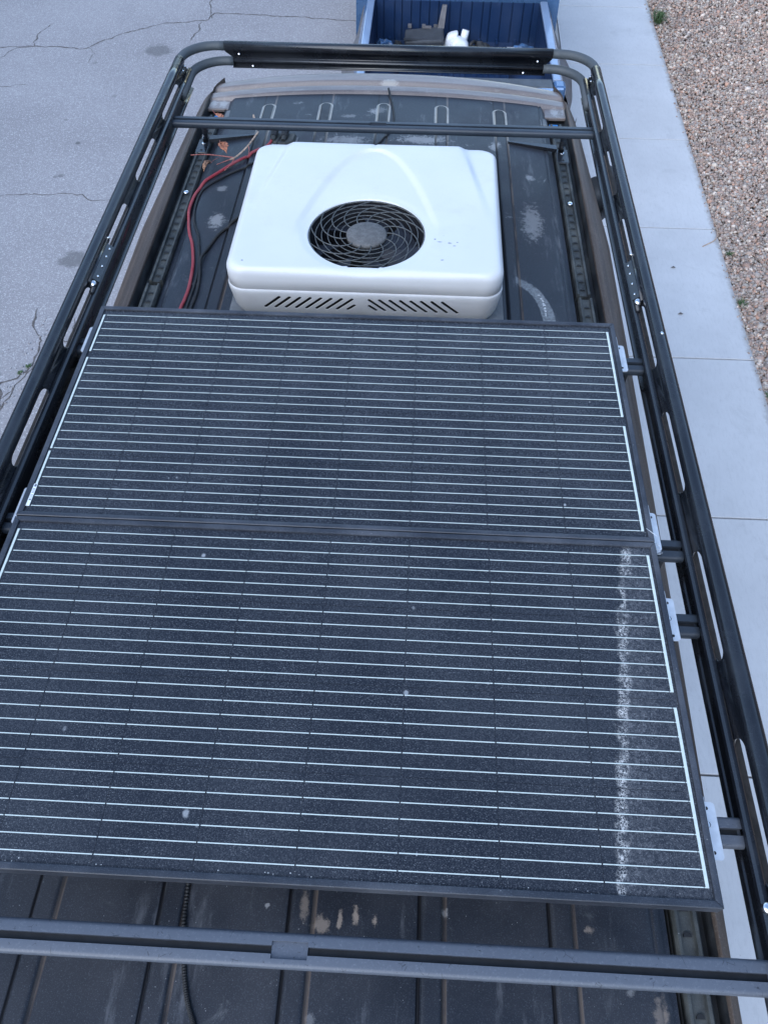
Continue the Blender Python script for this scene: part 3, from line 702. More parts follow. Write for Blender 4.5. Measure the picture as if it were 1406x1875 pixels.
# bolts
def bolt(p, n, r=.005, h=.004, parent=rack, mat='chrome', name='bolt'):
    b = B(); b.disc(p, n, r, h, 12); return b.obj(name, mat, parent, True)
for s in (-1, 1):
    for y, x, z in ((1.597,.8465,-.012),(1.560,.8455,-.014)): bolt((CX+s*x, y, z), (-s*.6,0,.8), .0045)
    for y, x, z in ((1.505,.831,-.055),(1.47,.832,-.056)): bolt((CX+s*x, y, z), (-s*.9,0,.4), .0045)
    bolt((CX+s*.64, 1.741, -.02), (0,-.9,.4), .005); bolt((CX+s*.585, 1.738, -.066), (0,-.9,.4), .005)
bolt((CX+.868, -.03+.0, .0245), (.2,0,1), .0055, .004)
bolt((CX+.829, -1.505, -.0245), (0,0,1), .010, .012); bolt((CX+.835, -1.60, -.07), (-1,0,.3), .005, .004)
# rear extension tube meeting the rail behind the rear bar
# splice plates in the middle of each rail
for s in (-1, 1):
    b = B()
    v = []
    for y in (.165, .345):
        for x, z in ((.842,-.004),(.8235,-.020),(.8205,-.016),(.839,.0005)): v.append((CX+s*x, y, z))
    b.add(v, [(0,1,5,4),(1,2,6,5),(2,3,7,6),(3,0,4,7),(3,2,1,0),(4,5,6,7)]); pl = b.obj('splice_plate', 'rack', rack, bevel=.001)
    for y in (.185,.235,.285,.325): bolt((CX+s*.829, y, -.0085), (-s*.65,0,.75), .0038, .003, pl)
    b = B(); b.tube([(CX+s*.834, .12, -.02), (CX+s*.834, .345, -.02)], .0085, 10); b.obj('splice_rod', 'rack', rack, True)
    b = B(); b.tube([(CX+s*.846, .15, -.004), (CX+s*.846, .37, -.004)], .0075, 10); b.obj('splice_rod', 'rack', rack, True)
    bolt((CX+s*.834, .150, -.012), (0,-.4,.9), .0105, .010); bolt((CX+s*.843, .372, -.002), (0,.5,.9), .007, .006)
    # feet and roof mounts
    for y in (1.53, .2):
        zz = -.03 if y > 1 else 0
        zz *= .4
        b = B(); b.box(s*.798-.026, s*.798+.026, y-.055, y+.055, -.313+zz, -.305+zz); ft = b.obj('mount_plate', 'rack', rack, bevel=.003)
        if y < 1 : continue
        bolt((s*.798, y+.02, -.305+zz), (0,0,1), .009, .004, ft)
        for dy in (-.035, .045):
            b = B(); b.disc((s*.798, y+dy, -.3049+zz), (0,0,1), .006, .0008, 10); b.obj('hole', 'hole', ft)
        b = B(); b.add([(s*.775, 1.565,-.322),(s*.56,1.60,-.306),(s*.56,1.608,-.306),(s*.775,1.60,-.322),(s*.775,1.565,-.306),(s*.56,1.60,-.296),(s*.56,1.608,-.296),(s*.775,1.60,-.306)],
            [(0,3,2,1),(4,5,6,7),(0,1,5,4),(1,2,6,5),(2,3,7,6),(3,0,4,7)]); b.obj('mount_arm', 'rack', rack)
    for y in BY:
        if -1.5 < y < 0:
            b = B(); b.box(s*.798-.004, s*.798+.004, y-.02, y+.02, -.32, -.07); b.obj('rack_post', 'rack', rack)
    b = B(); tx = -.69 if s < 0 else .735
    b.add([((s*.798 if y > 1.5 else tx)+d, y, z) for d in (-.012, .012) for y, z in ((1.585,-.325),(1.60,-.325),(1.248,-.072),(1.232,-.075))], [(0,1,2,3),(7,6,5,4),(0,4,5,1),(1,5,6,2),(2,6,7,3),(3,7,4,0)]); b.obj('rack_post', 'rack', rack)
    zz = -.0
    bolt((s*.797, 1.157, -.318), (0,0,1), .011, .008, rack)

# ------------------------------------------------------------------ solar panels
P_ = .185; ss = P_/6.18
def ly(i): return (i//6)*P_+(i % 6)*ss
LL = ly(23)
cell_me = None
def panel(ytop, ybot, ya, dx, label, sticker):
    p = thing('solar_panel', label, 'solar panel', 'solar panels on the roof rack')
    x0, x1 = -.7605, .7605; zt = .0; w = .0125
    cr = [(x0, ytop), (x1, ytop), (x1, ybot), (x0, ybot)]; ci = [(x0+w, ytop-w), (x1-w, ytop-w), (x1-w, ybot+w), (x0+w, ybot+w)]
    for k in range(4):
        a, c_, d, e = cr[k], cr[(k+1) % 4], ci[(k+1) % 4], ci[k]
        # mitred bar: outer, raised lip with a shallow step on the inner side
        mid = lambda q, r_: ((q[0]*.45+r_[0]*.55), (q[1]*.45+r_[1]*.55))
        lv = []
        for (o_, i_) in ((a, e), (c_, d)):
            sh = .0006 if o_ is a else -.0006
            dv = Vector((c_[0]-a[0], c_[1]-a[1])).normalized()*sh
            m_ = mid(o_, i_)
            lv += [(o_[0]+dv[0], o_[1]+dv[1], zt-.035), (o_[0]+dv[0], o_[1]+dv[1], zt-.0015), (o_[0]+dv[0]+(i_[0]-o_[0])*.12, o_[1]+dv[1]+(i_[1]-o_[1])*.12, zt), (m_[0]+dv[0], m_[1]+dv[1], zt), (i_[0]+dv[0], i_[1]+dv[1], zt-.0018), (i_[0]+dv[0], i_[1]+dv[1], zt-.035)]
        f = [(j, (j+1) % 6, 6+(j+1) % 6, 6+j) for j in range(6)]+[(5,4,3,2,1,0),(6,7,8,9,10,11)]
        o = mesh('frame_bar', lv, f, 'frame', p); autosmooth(o, 20)
    b = B(); b.box(x0+w-.003, x1-w+.003, ybot+w-.003, ytop-w+.003, -.010, -.0058); b.obj('backsheet', 'sheet', p)
    # cells with clipped corners
    me = None
    for r in range(4):
        for c_ in range(8):
            cx = -.74+P_*(c_+.5); cy = ya-P_*r-P_*.5+(P_-5*ss)/2
            if me is None:
                h = P_/2-.0005; q = .007; pts = [(-h+q,-h),(h-q,-h),(h,-h+q),(h,h-q),(h-q,h),(-h+q,h),(-h,h-q),(-h,-h+q)]
                me = bpy.data.meshes.new('cell'); me.from_pydata([(x, y, 0) for x, y in pts]+[(x, y, .0002) for x, y in pts], [], [tuple(range(8, 16))]+[(k, (k+1) % 8, 8+(k+1) % 8, 8+k) for k in range(8)]); me.materials.append(M['cell'])
            o = bpy.data.objects.new('cell', me); COL.objects.link(o); o.parent = p; o.location = (cx+dx, cy, -.0052)
    for i in range(24):
        b = B(); y = ya-ly(i); hw = .00095
        for c_ in range(8):
            a = -.74+P_*c_+(.0015 if c_ else .005); e = -.74+P_*(c_+1)-(.0015 if c_ < 7 else .009)
            b.box(a+dx, e+dx, y-hw, y+hw, -.0042, -.0037)
        for a, e in ((-.7405,-.7385),(.7325,.7345)): b.box(a+dx, e+dx, y-hw, y+hw, -.0042, -.0037)
        b.obj('busbar', 'bus', p)
    for a, c_ in ((0, ly(5)+.006), (ly(6)-.002, ly(17)+.001), (ly(17)+.012, LL-.0 if not sticker else ly(21)-.004)):
        b = B(); b.box(-.7445+dx, -.7395+dx, ya-c_-.001, ya-a+.001, -.0042, -.0032); b.obj('collector_strip', 'bus', p)
    for a, c_ in ((0, ly(11)), (ly(12), LL)):
        b = B(); b.box(.7345+dx, .7405+dx, ya-c_-.001, ya-a+.001, -.0042, -.0032); b.obj('collector_strip', 'bus', p)
    if sticker:
        b = B(); b.box(-.7475+dx, -.7385+dx, ya-LL-.002, ya-ly(21)+.006, -.0042, -.0029); b.obj('barcode_sticker', 'sticker', p)
    return p
p1 = panel(.0375, -.7362, 0, 0, 'front black solar panel, nearer the white air conditioner, with a barcode sticker', True)
p2 = panel(-.7388, -1.5135, -.7752, .001, 'rear black solar panel with a white mineral stain down its right side', False)
def clip(par, s, ya, yb, b1=None, holes=(), xo=.792):
    xi = .765; b = B(); m = [(xi, ya), (xo-.006, ya), (xo-.002, ya-.002), (xo, ya-.006), (xo, yb+.006), (xo-.002, yb+.002), (xo-.006, yb), (xi, yb)]
    v = [(s*x, y, -.0425) for x, y in m]+[(s*x, y, -.0395) for x, y in m]; n = 8
    f = [tuple(range(8, 16)), tuple(range(8))[::-1]]+[(k, (k+1) % 8, 8+(k+1) % 8, 8+k) for k in range(8)]
    b.add(v, f)
    b.box(min(s*.7612, s*.764), max(s*.7612, s*.764), yb, ya, -.0395, -.008)
    o = b.obj('mounting_bracket', 'bracket', par)
    for y in holes:
        h = B(); h.disc((s*.777, y, -.0396), (0,0,1), .0034, .0006, 12); h.obj('hole', 'hole', o)
    if b1: bolt((s*.772, b1, -.0395), (0,0,1), .007, .006, o)
    return o
for s in (-1, 1):
    clip(p1, s, -.014, -.122, None, (-.026,-.108)); clip(p1, s, -.624, -.7355, None, (-.637,), .789)
    clip(p2, s, -.866, -.973, -.92, (-.878,-.961)); clip(p2, s, -1.319, -1.425, -1.362, (-1.331,-1.412), .794)
o = clip(p2, 1, -.7365+.0, -.7445, None, (), .789)
b = B(); b.tube(spline([(.768,-.715,-.036),(.776,-.722,-.030),(.782,-.730,-.034),(.774,-.738,-.032),(.768,-.73,-.028),(.778,-.725,-.03)], 5), .0012, 6)
b.tube([(.745,-.700,.001),(.768,-.722,-.0)], .0007, 5); b.obj('tie_wire', 'bracket', p1, True)

# ------------------------------------------------------------------ air conditioner
ac = thing('roof_air_conditioner', 'white rooftop air conditioner with round black fan grille and slanted vents', 'air conditioner')
XC, FX, FY, FR = .003, .0, .553, .2005
def outline(a, hx, y0, y1, r):   # ray from the fan centre to a rounded rectangle
    dx, dy = math.cos(a), math.sin(a); lo, hi = 0, 2
    for _ in range(26):
        m = (lo+hi)/2; x = FX+dx*m-XC; y = FY+dy*m-(y0+y1)/2; qx = abs(x)-(hx-r); qy = abs(y)-((y1-y0)/2-r)
        d = math.hypot(max(qx, 0), max(qy, 0))+min(max(qx, qy), 0)-r
        if d < 0: lo = m
        else: hi = m
    return lo
NA = 384; ANG = [2*math.pi*k/NA for k in range(NA)]
def htop(x, y):
    z = -.066
    xo = .33+(.425-.33)*min(1, max(0, (1.12-y)/.48)); s_ = float(sst(np.array(xo-abs(x-XC)), -.017, .019))
    fade = float(sst(np.array(y), .55, .98)); z += .013*s_*fade
    ap = max(0, 1.065-y)/(1.065-.62); ax = .236*math.sqrt(min(ap, 1.05)) if ap > 0 else 0
    dfan = math.hypot(x-FX, y-FY)
    ins = (ax-abs(x-FX))
    fd = float(sst(np.array(y), .48, .70))
    z -= .0095*float(sst(np.array(ins), -.012, .018))*fd
    z -= .004*float(sst(-np.array(dfan), -.235, -.205))*(1-fd*.4)
    z -= .006*float(sst(np.array(y), 1.06, 1.14))
    return z
rows = []; RAD = .030
out0 = [outline(a, .462, .325, 1.125, .062) for a in ANG]
ts = [0, .0015, .004, .008, .013, .019, .025, .031, .037]
def ringpts(fn): return [fn(i, a) for i, a in enumerate(ANG)]
v = []; nr = 0
def addring(pts): 
    global nr
    v.extend(pts); nr += 1
# lower edge of the cover upward
for dz, sh in ((-.148, .003), (-.146, 0), (-.110, 0)):
    addring(ringpts(lambda i, a: (FX+math.cos(a)*(out0[i]-sh), FY+math.sin(a)*(out0[i]-sh), dz)))
for d in ts:
    drop = RAD*(1-math.sqrt(max(0, 1-(1-min(d/RAD, 1))**2)))
    addring(ringpts(lambda i, a: (lambda x, y: (x, y, htop(x, y)-drop))(FX+math.cos(a)*(out0[i]-d), FY+math.sin(a)*(out0[i]-d))))
K = 90
for k in range(1, K+1):
    t_ = k/K; t_ = t_**.9
    addring(ringpts(lambda i, a: (lambda r_: (lambda x, y: (x, y, htop(x, y)))(FX+math.cos(a)*r_, FY+math.sin(a)*r_))((out0[i]-.037)*(1-t_)+(FR+.004)*t_)))
for r_, z_ in ((FR+.001, -.0735), (FR, -.076), (FR, -.080)):
    addring([(FX+math.cos(a)*r_, FY+math.sin(a)*r_, z_) for a in ANG])
f = [(i*NA+k, i*NA+(k+1) % NA, (i+1)*NA+(k+1) % NA, (i+1)*NA+k) for i in range(nr-1) for k in range(NA)]
o = mesh('cover', v, f, 'white', ac, True); autosmooth(o, 60)
# base skirt with a rolled upper lip, tapering inwards at the bottom, vents cut through its front
v = []; nr = 0
for z, hx, y0, y1, r in ((-.150,.452,.335,1.118,.058),(-.147,.461,.3265,1.128,.064),(-.150,.4645,.3235,1.131,.066),(-.156,.4655,.3225,1.132,.067),(-.17,.4645,.3235,1.131,.067),(-.20,.460,.328,1.128,.065),(-.235,.455,.335,1.122,.062),(-.262,.446,.345,1.115,.058),(-.282,.430,.36,1.10,.05)):
    addring([(lambda r_: (FX+math.cos(a)*r_, FY+math.sin(a)*r_, z))(outline(a, hx, y0, y1, r)) for a in ANG])
f = [(i*NA+k, i*NA+(k+1) % NA, (i+1)*NA+(k+1) % NA, (i+1)*NA+k) for i in range(nr-1) for k in range(NA)]
base = mesh('base', v, f, 'ac_base', ac, True)
autosmooth(base, 60)
md = base.modifiers.new('thickness', 'SOLIDIFY'); md.thickness = .004; md.offset = -1
cut = B(); ventpos = []
def capsule(xa, za, xb, zb, w=.0056):
    d = Vector((xb-xa, 0, zb-za)); L_ = d.length; d.normalize(); n_ = Vector((-d.z, 0, d.x)); pts = []
    for k in range(7): a = -math.pi/2+math.pi*k/6; pts.append(Vector((xb, 0, zb))+d*math.cos(a)*w+n_*math.sin(a)*w)
    for k in range(7): a = math.pi/2+math.pi*k/6; pts.append(Vector((xa, 0, za))+d*math.cos(a)*w+n_*math.sin(a)*w)
    n = len(pts); cut.add([(p.x, .30, p.z) for p in pts]+[(p.x, .37, p.z) for p in pts], [tuple(range(n)), tuple(range(n, 2*n))[::-1]]+[(k, n+k, n+(k+1) % n, (k+1) % n) for k in range(n)])
for k in range(8):
    capsule(-.336+.0352*k, -.224, -.283+.0352*k, -.176); capsule(.021+.0352*k, -.176, .074+.0352*k, -.224)
capsule(-.053,-.224,-.030,-.204); capsule(.021,-.204,.044,-.224)
co = cut.obj('cutter', None); 
bm = bmesh.new(); bm.from_mesh(co.data); bmesh.ops.recalc_face_normals(bm, faces=bm.faces); bm.to_mesh(co.data); bm.free()
mb = base.modifiers.new('vents', 'BOOLEAN'); mb.operation = 'DIFFERENCE'; mb.object = co; mb.solver = 'EXACT'
dg = bpy.context.evaluated_depsgraph_get(); nm = bpy.data.meshes.new_from_object(base.evaluated_get(dg)); base.modifiers.clear(); base.data = nm
bpy.data.objects.remove(co)
b = B(); b.box(-.40,.40,.372,.376,-.275,-.155); b.obj('vent_backing', 'ac_dark', ac)
b = B()
b.v = []; gx = .488
b.box(-.478, gx, .30, 1.155, -.31, -.2795); b.obj('gasket', 'gasket', ac, bevel=.002)
# interior, fan, grille
b = B(); b.tube([(FX,FY,-.235),(FX,FY,-.232)], FR+.01, 40); b.obj('fan_well_floor', 'ac_dark', ac)
b = B(); n = 48
for k in range(n):
    a0, a1 = 2*math.pi*k/n, 2*math.pi*(k+1)/n
    b.add([(FX+FR*1.004*math.cos(a), FY+FR*1.004*math.sin(a), z) for z in (-.0795,-.235) for a in (a0, a1)], [(0,1,3,2)])
b.obj('fan_shroud', 'ac_dark', ac, True)
for k in range(7):
    a0 = 2*math.pi*k/7+.3; v = []
    for j in range(9):
        r_ = .06+(.185-.06)*j/8
        for t_ in (-1, 1):
            a = a0+.30*(j/8)**1.3+t_*(.26+.06*j/8); v.append((FX+r_*math.cos(a), FY+r_*math.sin(a), -.135+t_*.016))
    mesh('fan_blade', v, [(2*j, 2*j+1, 2*j+3, 2*j+2) for j in range(8)], 'blade', ac, True)
b = B()
for k in range(20):
    y = .40+.014*k; b.box(.02, .19, y-.0022, y+.0022, -.180, -.176)
b.obj('condenser_fins', 'fin', ac, kind='stuff')
b = B(); b.tube([(FX+.03,FY-.05,-.2),(FX+.03,FY-.05,-.14)], .05, 20); b.obj('fan_motor', 'ac_dark', ac)
gz = -.079
for r_ in (.0905,.1115,.1335,.155,.1765):
    b = B(); pts = [(FX+r_*math.cos(a), FY+r_*math.sin(a), gz) for a in np.linspace(0, 2*math.pi, 73)]
    b.tube(pts, .00175, 6, False); b.obj('grille_ring', 'grille', ac, True)
b = B(); b.tube([(FX+.1985*math.cos(a), FY+.1985*math.sin(a), gz) for a in np.linspace(0, 2*math.pi, 97)], .003, 6, False); b.obj('grille_rim', 'grille', ac, True)
for k in range(13):
    a0 = 2*math.pi*k/13+.15; b = B(); pts = []
    for j in range(13):
        u = j/12; r_ = .066+(.199-.066)*u; a = a0-1.05*(u**1.25)+.12*math.sin(math.pi*u); pts.append((FX+r_*math.cos(a), FY+r_*math.sin(a), gz+.001))
    b.tube(pts, .0021, 6); b.obj('grille_spoke', 'grille', ac, True)
b = B(); b.tube([(FX,FY,gz-.012),(FX,FY,gz+.002),(FX,FY,gz+.006),(FX,FY,gz+.008)], [.070,.070,.064,.02], 40); b.obj('grille_hub', 'hub', ac, True)

# ------------------------------------------------------------------ cables, twig, leaves
def rz(x, y, up): return float(roofz(np.array(x), np.array(y)))+up
def cable(name, pts, r, mat, label, cat='cable', zoff=None, **kw):
    P = spline(pts, 7); P = [(x, y, rz(x, y, r+.0005)+(z if z else 0)) for x, y, z in P]
    b = B(); b.tube(P, r, 10); return b.obj(name, mat, None, True, label=label, category=cat, **kw)
cable('power_cable', [(-.478,1.575,.012),(-.496,1.505,.004),(-.541,1.453,0),(-.619,1.369,.004),(-.682,1.296,.001),(-.731,1.234,0),(-.757,1.158,.003),(-.762,1.054,.004),(-.752,.981,.002),(-.723,.864,0),(-.699,.797,0),(-.677,.708,0),(-.664,.634,0),(-.655,.522,0),(-.657,.45,0),(-.662,.383,0),(-.663,.15,0)], .0062, 'red', 'dusty red power cable curving from the entry gland past the air conditioner')
cable('power_cable', [(-.448,1.568,.012),(-.47,1.48,0),(-.507,1.383,0),(-.556,1.340,0),(-.613,1.302,0),(-.670,1.248,0),(-.714,1.196,0),(-.737,1.14,0),(-.738,1.043,0),(-.718,.934,0),(-.684,.844,0),(-.659,.732,0),(-.642,.635,0),(-.638,.523,0),(-.641,.394,0),(-.64,.15,0)], .0045, 'black', 'black power cable running alongside the red cable')
cable('power_cable', [(-.50,1.02,.0),(-.533,.956,0),(-.561,.909,0),(-.602,.845,0),(-.628,.755,0),(-.642,.68,.006),(-.628,.584,0),(-.620,.483,0),(-.624,.394,0),(-.622,.15,0)], .0058, 'black', 'thicker black cable leaving the left side of the air conditioner')
cable('antenna_cable', [(.008,2.02,.012),(.020,1.96,.0),(.034,1.879,0),(.044,1.778,0),(.040,1.69,0),(.022,1.61,0),(-.005,1.53,0),(-.06,1.42,0)], .0045, 'black', 'black cable running from the front cap down the middle of the roof')
P = spline([(-.255,-1.36,0),(-.253,-1.455,0),(-.247,-1.542,0),(-.231,-1.619,0),(-.213,-1.678,0),(-.193,-1.716,0),(-.179,-1.745,0),(-.15,-1.85,0),(-.12,-2.0,0)], 26); 
Q = []; acc = 0; rr = []
for i, (x, y, z) in enumerate(P): Q.append((x, y, rz(x, y, .0055))); rr.append(.0052 if i % 2 else .0040)
b = B(); b.tube(Q, rr, 10); b.obj('corrugated_conduit', 'black', label='black corrugated conduit on the roof behind the solar panels', category='conduit')
# cable gland
gl = thing('cable_gland', 'black double cable entry gland on the roof behind the front crossbar', 'cable gland')
zb = rz(-.445, 1.57, 0)
b = B(); pts = [(-.505,1.60),(-.495,1.525),(-.46,1.505),(-.42,1.505),(-.385,1.53),(-.38,1.60)]
v = [(x, y, zb-.006) for x, y in pts]+[(-.445+(x+.445)*.86, 1.565+(y-1.565)*.8, zb+.014) for x, y in pts]; n = 6
b.add(v, [tuple(range(6, 12))]+[(k, (k+1) % n, n+(k+1) % n, n+k) for k in range(n)]); b.obj('gland_base', 'rubber', gl)
for x in (-.475, -.428):
    b = B(); b.tube([(x,1.60,zb+.030),(x-.002,1.575,zb+.026),(x-.004,1.548,zb+.020)], [.017,.0165,.0155], 8); nut = b.obj('gland_nut', 'black', gl)
    b = B(); b.tube([(x-.004,1.548,zb+.020),(x-.006,1.53,zb+.015)], [.013,.009], 12); b.obj('gland_cap', 'rubber', gl)
b = B(); b.tube(spline([(-.497,1.52,zb+.004),(-.44,1.505,zb+.004),(-.385,1.525,zb+.004),(-.375,1.58,zb+.004)]), .004, 6); b.obj('sealant_bead', 'gasket', gl, True)
# twig
tw = thing('twig', 'dry forked twig with reddish stems lying beside the red cable', 'twig')
zt_ = lambda x, y, u: (x, y, -.305+u if abs(x) < .76 else -.30+u)
def stem(name, pts, r0, r1, mat):
    P = spline(pts, 5); n = len(P); b = B(); b.tube([(x, y, z) for x, y, z in P], [r0+(r1-r0)*i/(n-1) for i in range(n)], 7); return b.obj(name, mat, tw, True)
stem('stem', [zt_(-.603,1.765,.012), zt_(-.585,1.70,.012)], .0045, .006, 'bark')
stem('stem', [zt_(-.556,1.60,.02), zt_(-.577,1.50,.022), zt_(-.60,1.44,.018), zt_(-.628,1.389,.016), zt_(-.645,1.378,.014)], .0042, .0035, 'bark')
stem('branch', [zt_(-.628,1.389,.016), zt_(-.69,1.398,.018), zt_(-.758,1.402,.02), zt_(-.816,1.385,.02)], .0026, .0018, 'twigred')
stem('branch', [zt_(-.628,1.389,.016), zt_(-.66,1.37,.012), zt_(-.698,1.342,.010)], .0026, .0015, 'twigred')
stem('branch', [zt_(-.628,1.386,.014), zt_(-.64,1.34,.010), zt_(-.658,1.303,.007)], .0022, .0022, 'twigred')
stem('branch', [zt_(-.582,1.487,.020), zt_(-.574,1.45,.016), zt_(-.575,1.405,.010)], .0022, .0012, 'twigred')
def leaf(x, y, z, L_, w, ang, label, mat, curl=.3, spikes=5):
    n = 12; v = []; c_, s_ = math.cos(ang), math.sin(ang)
    for i in range(n+1):
        u = i/n; ww = w*math.sin(math.pi*min(1, u*1.02))**.8*(1-.35*u)*(1+.28*math.sin(spikes*math.pi*u*2))
        for t_ in (-1, 0, 1):
            lx, ly_ = (u-.5)*L_, t_*ww; lz = curl*w*abs(t_)+.15*L_*math.sin(u*3.1)*curl+random.uniform(-.001,.001)
            v.append((x+lx*c_-ly_*s_, y+lx*s_+ly_*c_, z+lz))
    f = [(3*i+j, 3*i+j+1, 3*i+j+4, 3*i+j+3) for i in range(n) for j in (0, 1)]
    t_ = thing('dry_leaf', label, 'leaf'); o = mesh('leaf_blade', v, f, mat, t_, True)
    o.modifiers.new('thickness', 'SOLIDIFY').thickness = .0005
    b = B(); ex, ey = x+L_*.5*c_, y+L_*.5*s_; b.tube(spline([(ex, ey, z+.004),(ex+.3*L_*c_+.004, ey+.3*L_*s_, z+.006),(ex+.7*L_*c_+.014, ey+.6*L_*s_+.006, z+.003)]), .0011, 5); b.obj('leaf_stalk', 'twigred', t_, True)
leaf(-.690, 1.468, -.300, .075, .024, 2.1, 'orange curled leaf with jagged edge just below the front crossbar', 'leaf', .8)
leaf(-.736, 1.325, -.302, .07, .013, 1.3, 'narrow brown curled leaf under the twig branch', 'leafb', 1.2, 2)
leaf(-.762, 1.765, -.312, .075, .015, 2.3, 'small spiky orange leaf in front of the crossbar by the blue tape', 'leaf', .6, 4)

# ------------------------------------------------------------------ pickup truck
pk = thing('pickup_truck', 'blue pickup truck with open cargo bed parked in front of the van', 'pickup truck')
ZT = -1.20; xl, xr = -.265, 1.125; yt, yb = 4.20, 5.56; ZF = -1.68
pc = (xl+xr)/2
# bulkhead with vertical ribs as real corrugation
b = B(); xe = xl; v = []; prof = []
x = xl
while x < xr-.01:
    w = random.choice((.045,.06,.075)); prof += [(x, yb), (x+.006, yb-.0), (x+.009, yb+.012), (x+.015, yb+.012), (x+.018, yb)]; x += w+.018
prof.append((xr, yb)); n = len(prof)
v = [(a, c_, ZT-.01) for a, c_ in prof]+[(a, c_, ZF+.16) for a, c_ in prof]
b.add(v, [(k, k+1, n+k+1, n+k) for k in range(n-1)])
b.add([(xl, yb, ZF+.16), (xr, yb, ZF+.16), (xr, yb-.03, ZF), (xl, yb-.03, ZF)], [(0,1,2,3)])
b.obj('bulkhead', 'bed', pk)
b = B()
for k in range(8): 
    xx = xl+.13+.155*k; b.box(xx-.012, xx+.012, yb-.022, yb+.004, ZF+.15, ZF+.185)
b.obj('bulkhead_stops', 'bed', pk)
# floor with ribs
b = B(); prof = []; x = xl
while x < xr-.03: prof += [(x, ZF), (x+.05, ZF), (x+.055, ZF+.012), (x+.09, ZF+.012), (x+.095, ZF)]; x += .10
prof.append((xr, ZF)); n = len(prof)
b.add([(a, yt, c_) for a, c_ in prof]+[(a, yb, c_) for a, c_ in prof], [(k, k+1, n+k+1, n+k) for k in range(n-1)]); b.obj('bed_floor', 'bed', pk)
for s, xi in ((-1, xl), (1, xr)):
    b = B(); b.add([(xi, yt, ZF), (xi, yb, ZF), (xi, yb, ZT-.02), (xi, yt, ZT-.02), (xi+s*.02, yt, ZT-.02), (xi+s*.02, yb, ZT-.02)], [(0,1,2,3)]); b.obj('bed_wall', 'bed', pk)
    b = B(); b.tube([(xi, y, ZF+.0) for y in (4.65,4.66,5.24,5.25)], [.01,.22,.22,.01], 28)
    b.obj('wheel_well', 'bed', pk, True)
    w_ = .062
    ob = B(); ob.box(min(xi, xi+s*w_), max(xi, xi+s*w_), yt+.0, yb+.02, ZT-.03, ZT); rl = ob.obj('bed_rail', 'pkrail', pk, bevel=.008)
    # outer bed side bulging down to the arch
    yy = list(np.linspace(4.10, 5.62, 24)); bl = [math.exp(-((y-4.72)/.42)**2) for y in yy]
    for nm, mt, pf in (('bed_side', 'pk', lambda q: [(w_*.9, -.012), (w_+.012, -.03), (w_+.028+.01*q, -.07)]),
                       ('side_cladding', 'flare', lambda q: [(w_+.026+.01*q, -.066), (w_+.045+.035*q, -.10), (w_+.070+.085*q, -.19), (w_+.085+.10*q, -.32), (w_+.08+.10*q, -.5), (w_+.05+.03*q, -.75)])):
        v = []
        for y, q in zip(yy, bl):
            P = pf(q); n = len(P); v += [(xi+s*a, y, ZT+z) for a, z in P]
        f = [(i*n+k, i*n+k+1, (i+1)*n+k+1, (i+1)*n+k) for i in range(len(yy)-1) for k in range(n-1)]
        autosmooth(mesh(nm, v, f, mt, pk), 60)
    b = B(); b.tube([(xi+s*(w_+.12), 4.95, -1.94), (xi+s*(w_+.11), 4.95, -1.94), (xi-s*.1, 4.95, -1.94)], [.36,.385,.385], 32); b.obj('wheel', 'tyre', pk)
    # rear post, tail lamp
    b = B(); b.box(min(xi, xi+s*.09), max(xi, xi+s*.09), 4.085, 4.20, -1.82, ZT-.004); b.obj('rear_post', 'pk', pk, bevel=.02)
    b = B(); b.box(min(xi+s*.03, xi+s*.105), max(xi+s*.03, xi+s*.105), 4.10, 4.14, -1.72, -1.50); b.obj('tail_lamp', 'lamp', pk, bevel=.008)
# tailgate
tg = B(); tg.box(xl+.004, xr-.004, 4.155, 4.205, ZF-.12, ZT-.055); tg.obj('tailgate', 'pk', pk, bevel=.008)
b = B(); b.add([(xl+.004,4.075,ZT-.085),(xr-.004,4.075,ZT-.085),(xr-.004,4.10,ZT-.02),(xl+.004,4.10,ZT-.02),(xl+.004,4.155,ZT-.4),(xr-.004,4.155,ZT-.4)], [(0,1,2,3),(0,4,5,1)]); b.obj('tailgate_face', 'pk', pk)
for a, c_ in ((xl+.003, -.02), (-.008, xr-.003)):
    b = B(); b.box(a, c_, 4.10, 4.225, ZT-.05, ZT-.012); b.obj('tailgate_cap', 'tailcap', pk, bevel=.008)
b = B(); b.box(xl-.15, xr+.15, 3.92, 4.07, -1.98, -1.78); b.obj('rear_bumper', 'chrome', pk, bevel=.02)
# cab beyond the frame
b = B(); y0 = 5.62
b.add([(pc-.74,y0,-.62),(pc+.74,y0,-.62),(pc+.86,y0,-1.2),(pc-.86,y0,-1.2),(pc-.70,y0+.12,-.47),(pc+.70,y0+.12,-.47),(pc+.70,y0+1.5,-.47),(pc-.70,y0+1.5,-.47),(pc+.84,y0+2.2,-1.15),(pc-.84,y0+2.2,-1.15),(pc-.88,y0,-1.95),(pc+.88,y0,-1.95),(pc+.88,y0+2.2,-1.95),(pc-.88,y0+2.2,-1.95)],
      [(0,1,5,4),(4,5,6,7),(6,8,9,7),(3,2,11,10),(1,2,8,6,5),(0,4,7,9,3),(2,11,12,8),(3,9,13,10)]); b.obj('cab', 'pk', pk)
b = B(); b.add([(pc-.62,y0-.004,-.66),(pc+.62,y0-.004,-.66),(pc+.72,y0-.004,-1.12),(pc-.72,y0-.004,-1.12)], [(0,1,2,3)]); b.obj('rear_window', 'glass', pk)
b = B(); b.box(pc-.84, pc+.84, y0+2.2, y0+3.4, -1.7, -1.22); b.obj('hood', 'pk', pk, bevel=.06)
b = B(); b.box(pc-.88, pc+.88, y0+.1, y0+3.4, -1.98, -1.65); b.obj('lower_body', 'pk', pk, bevel=.03)
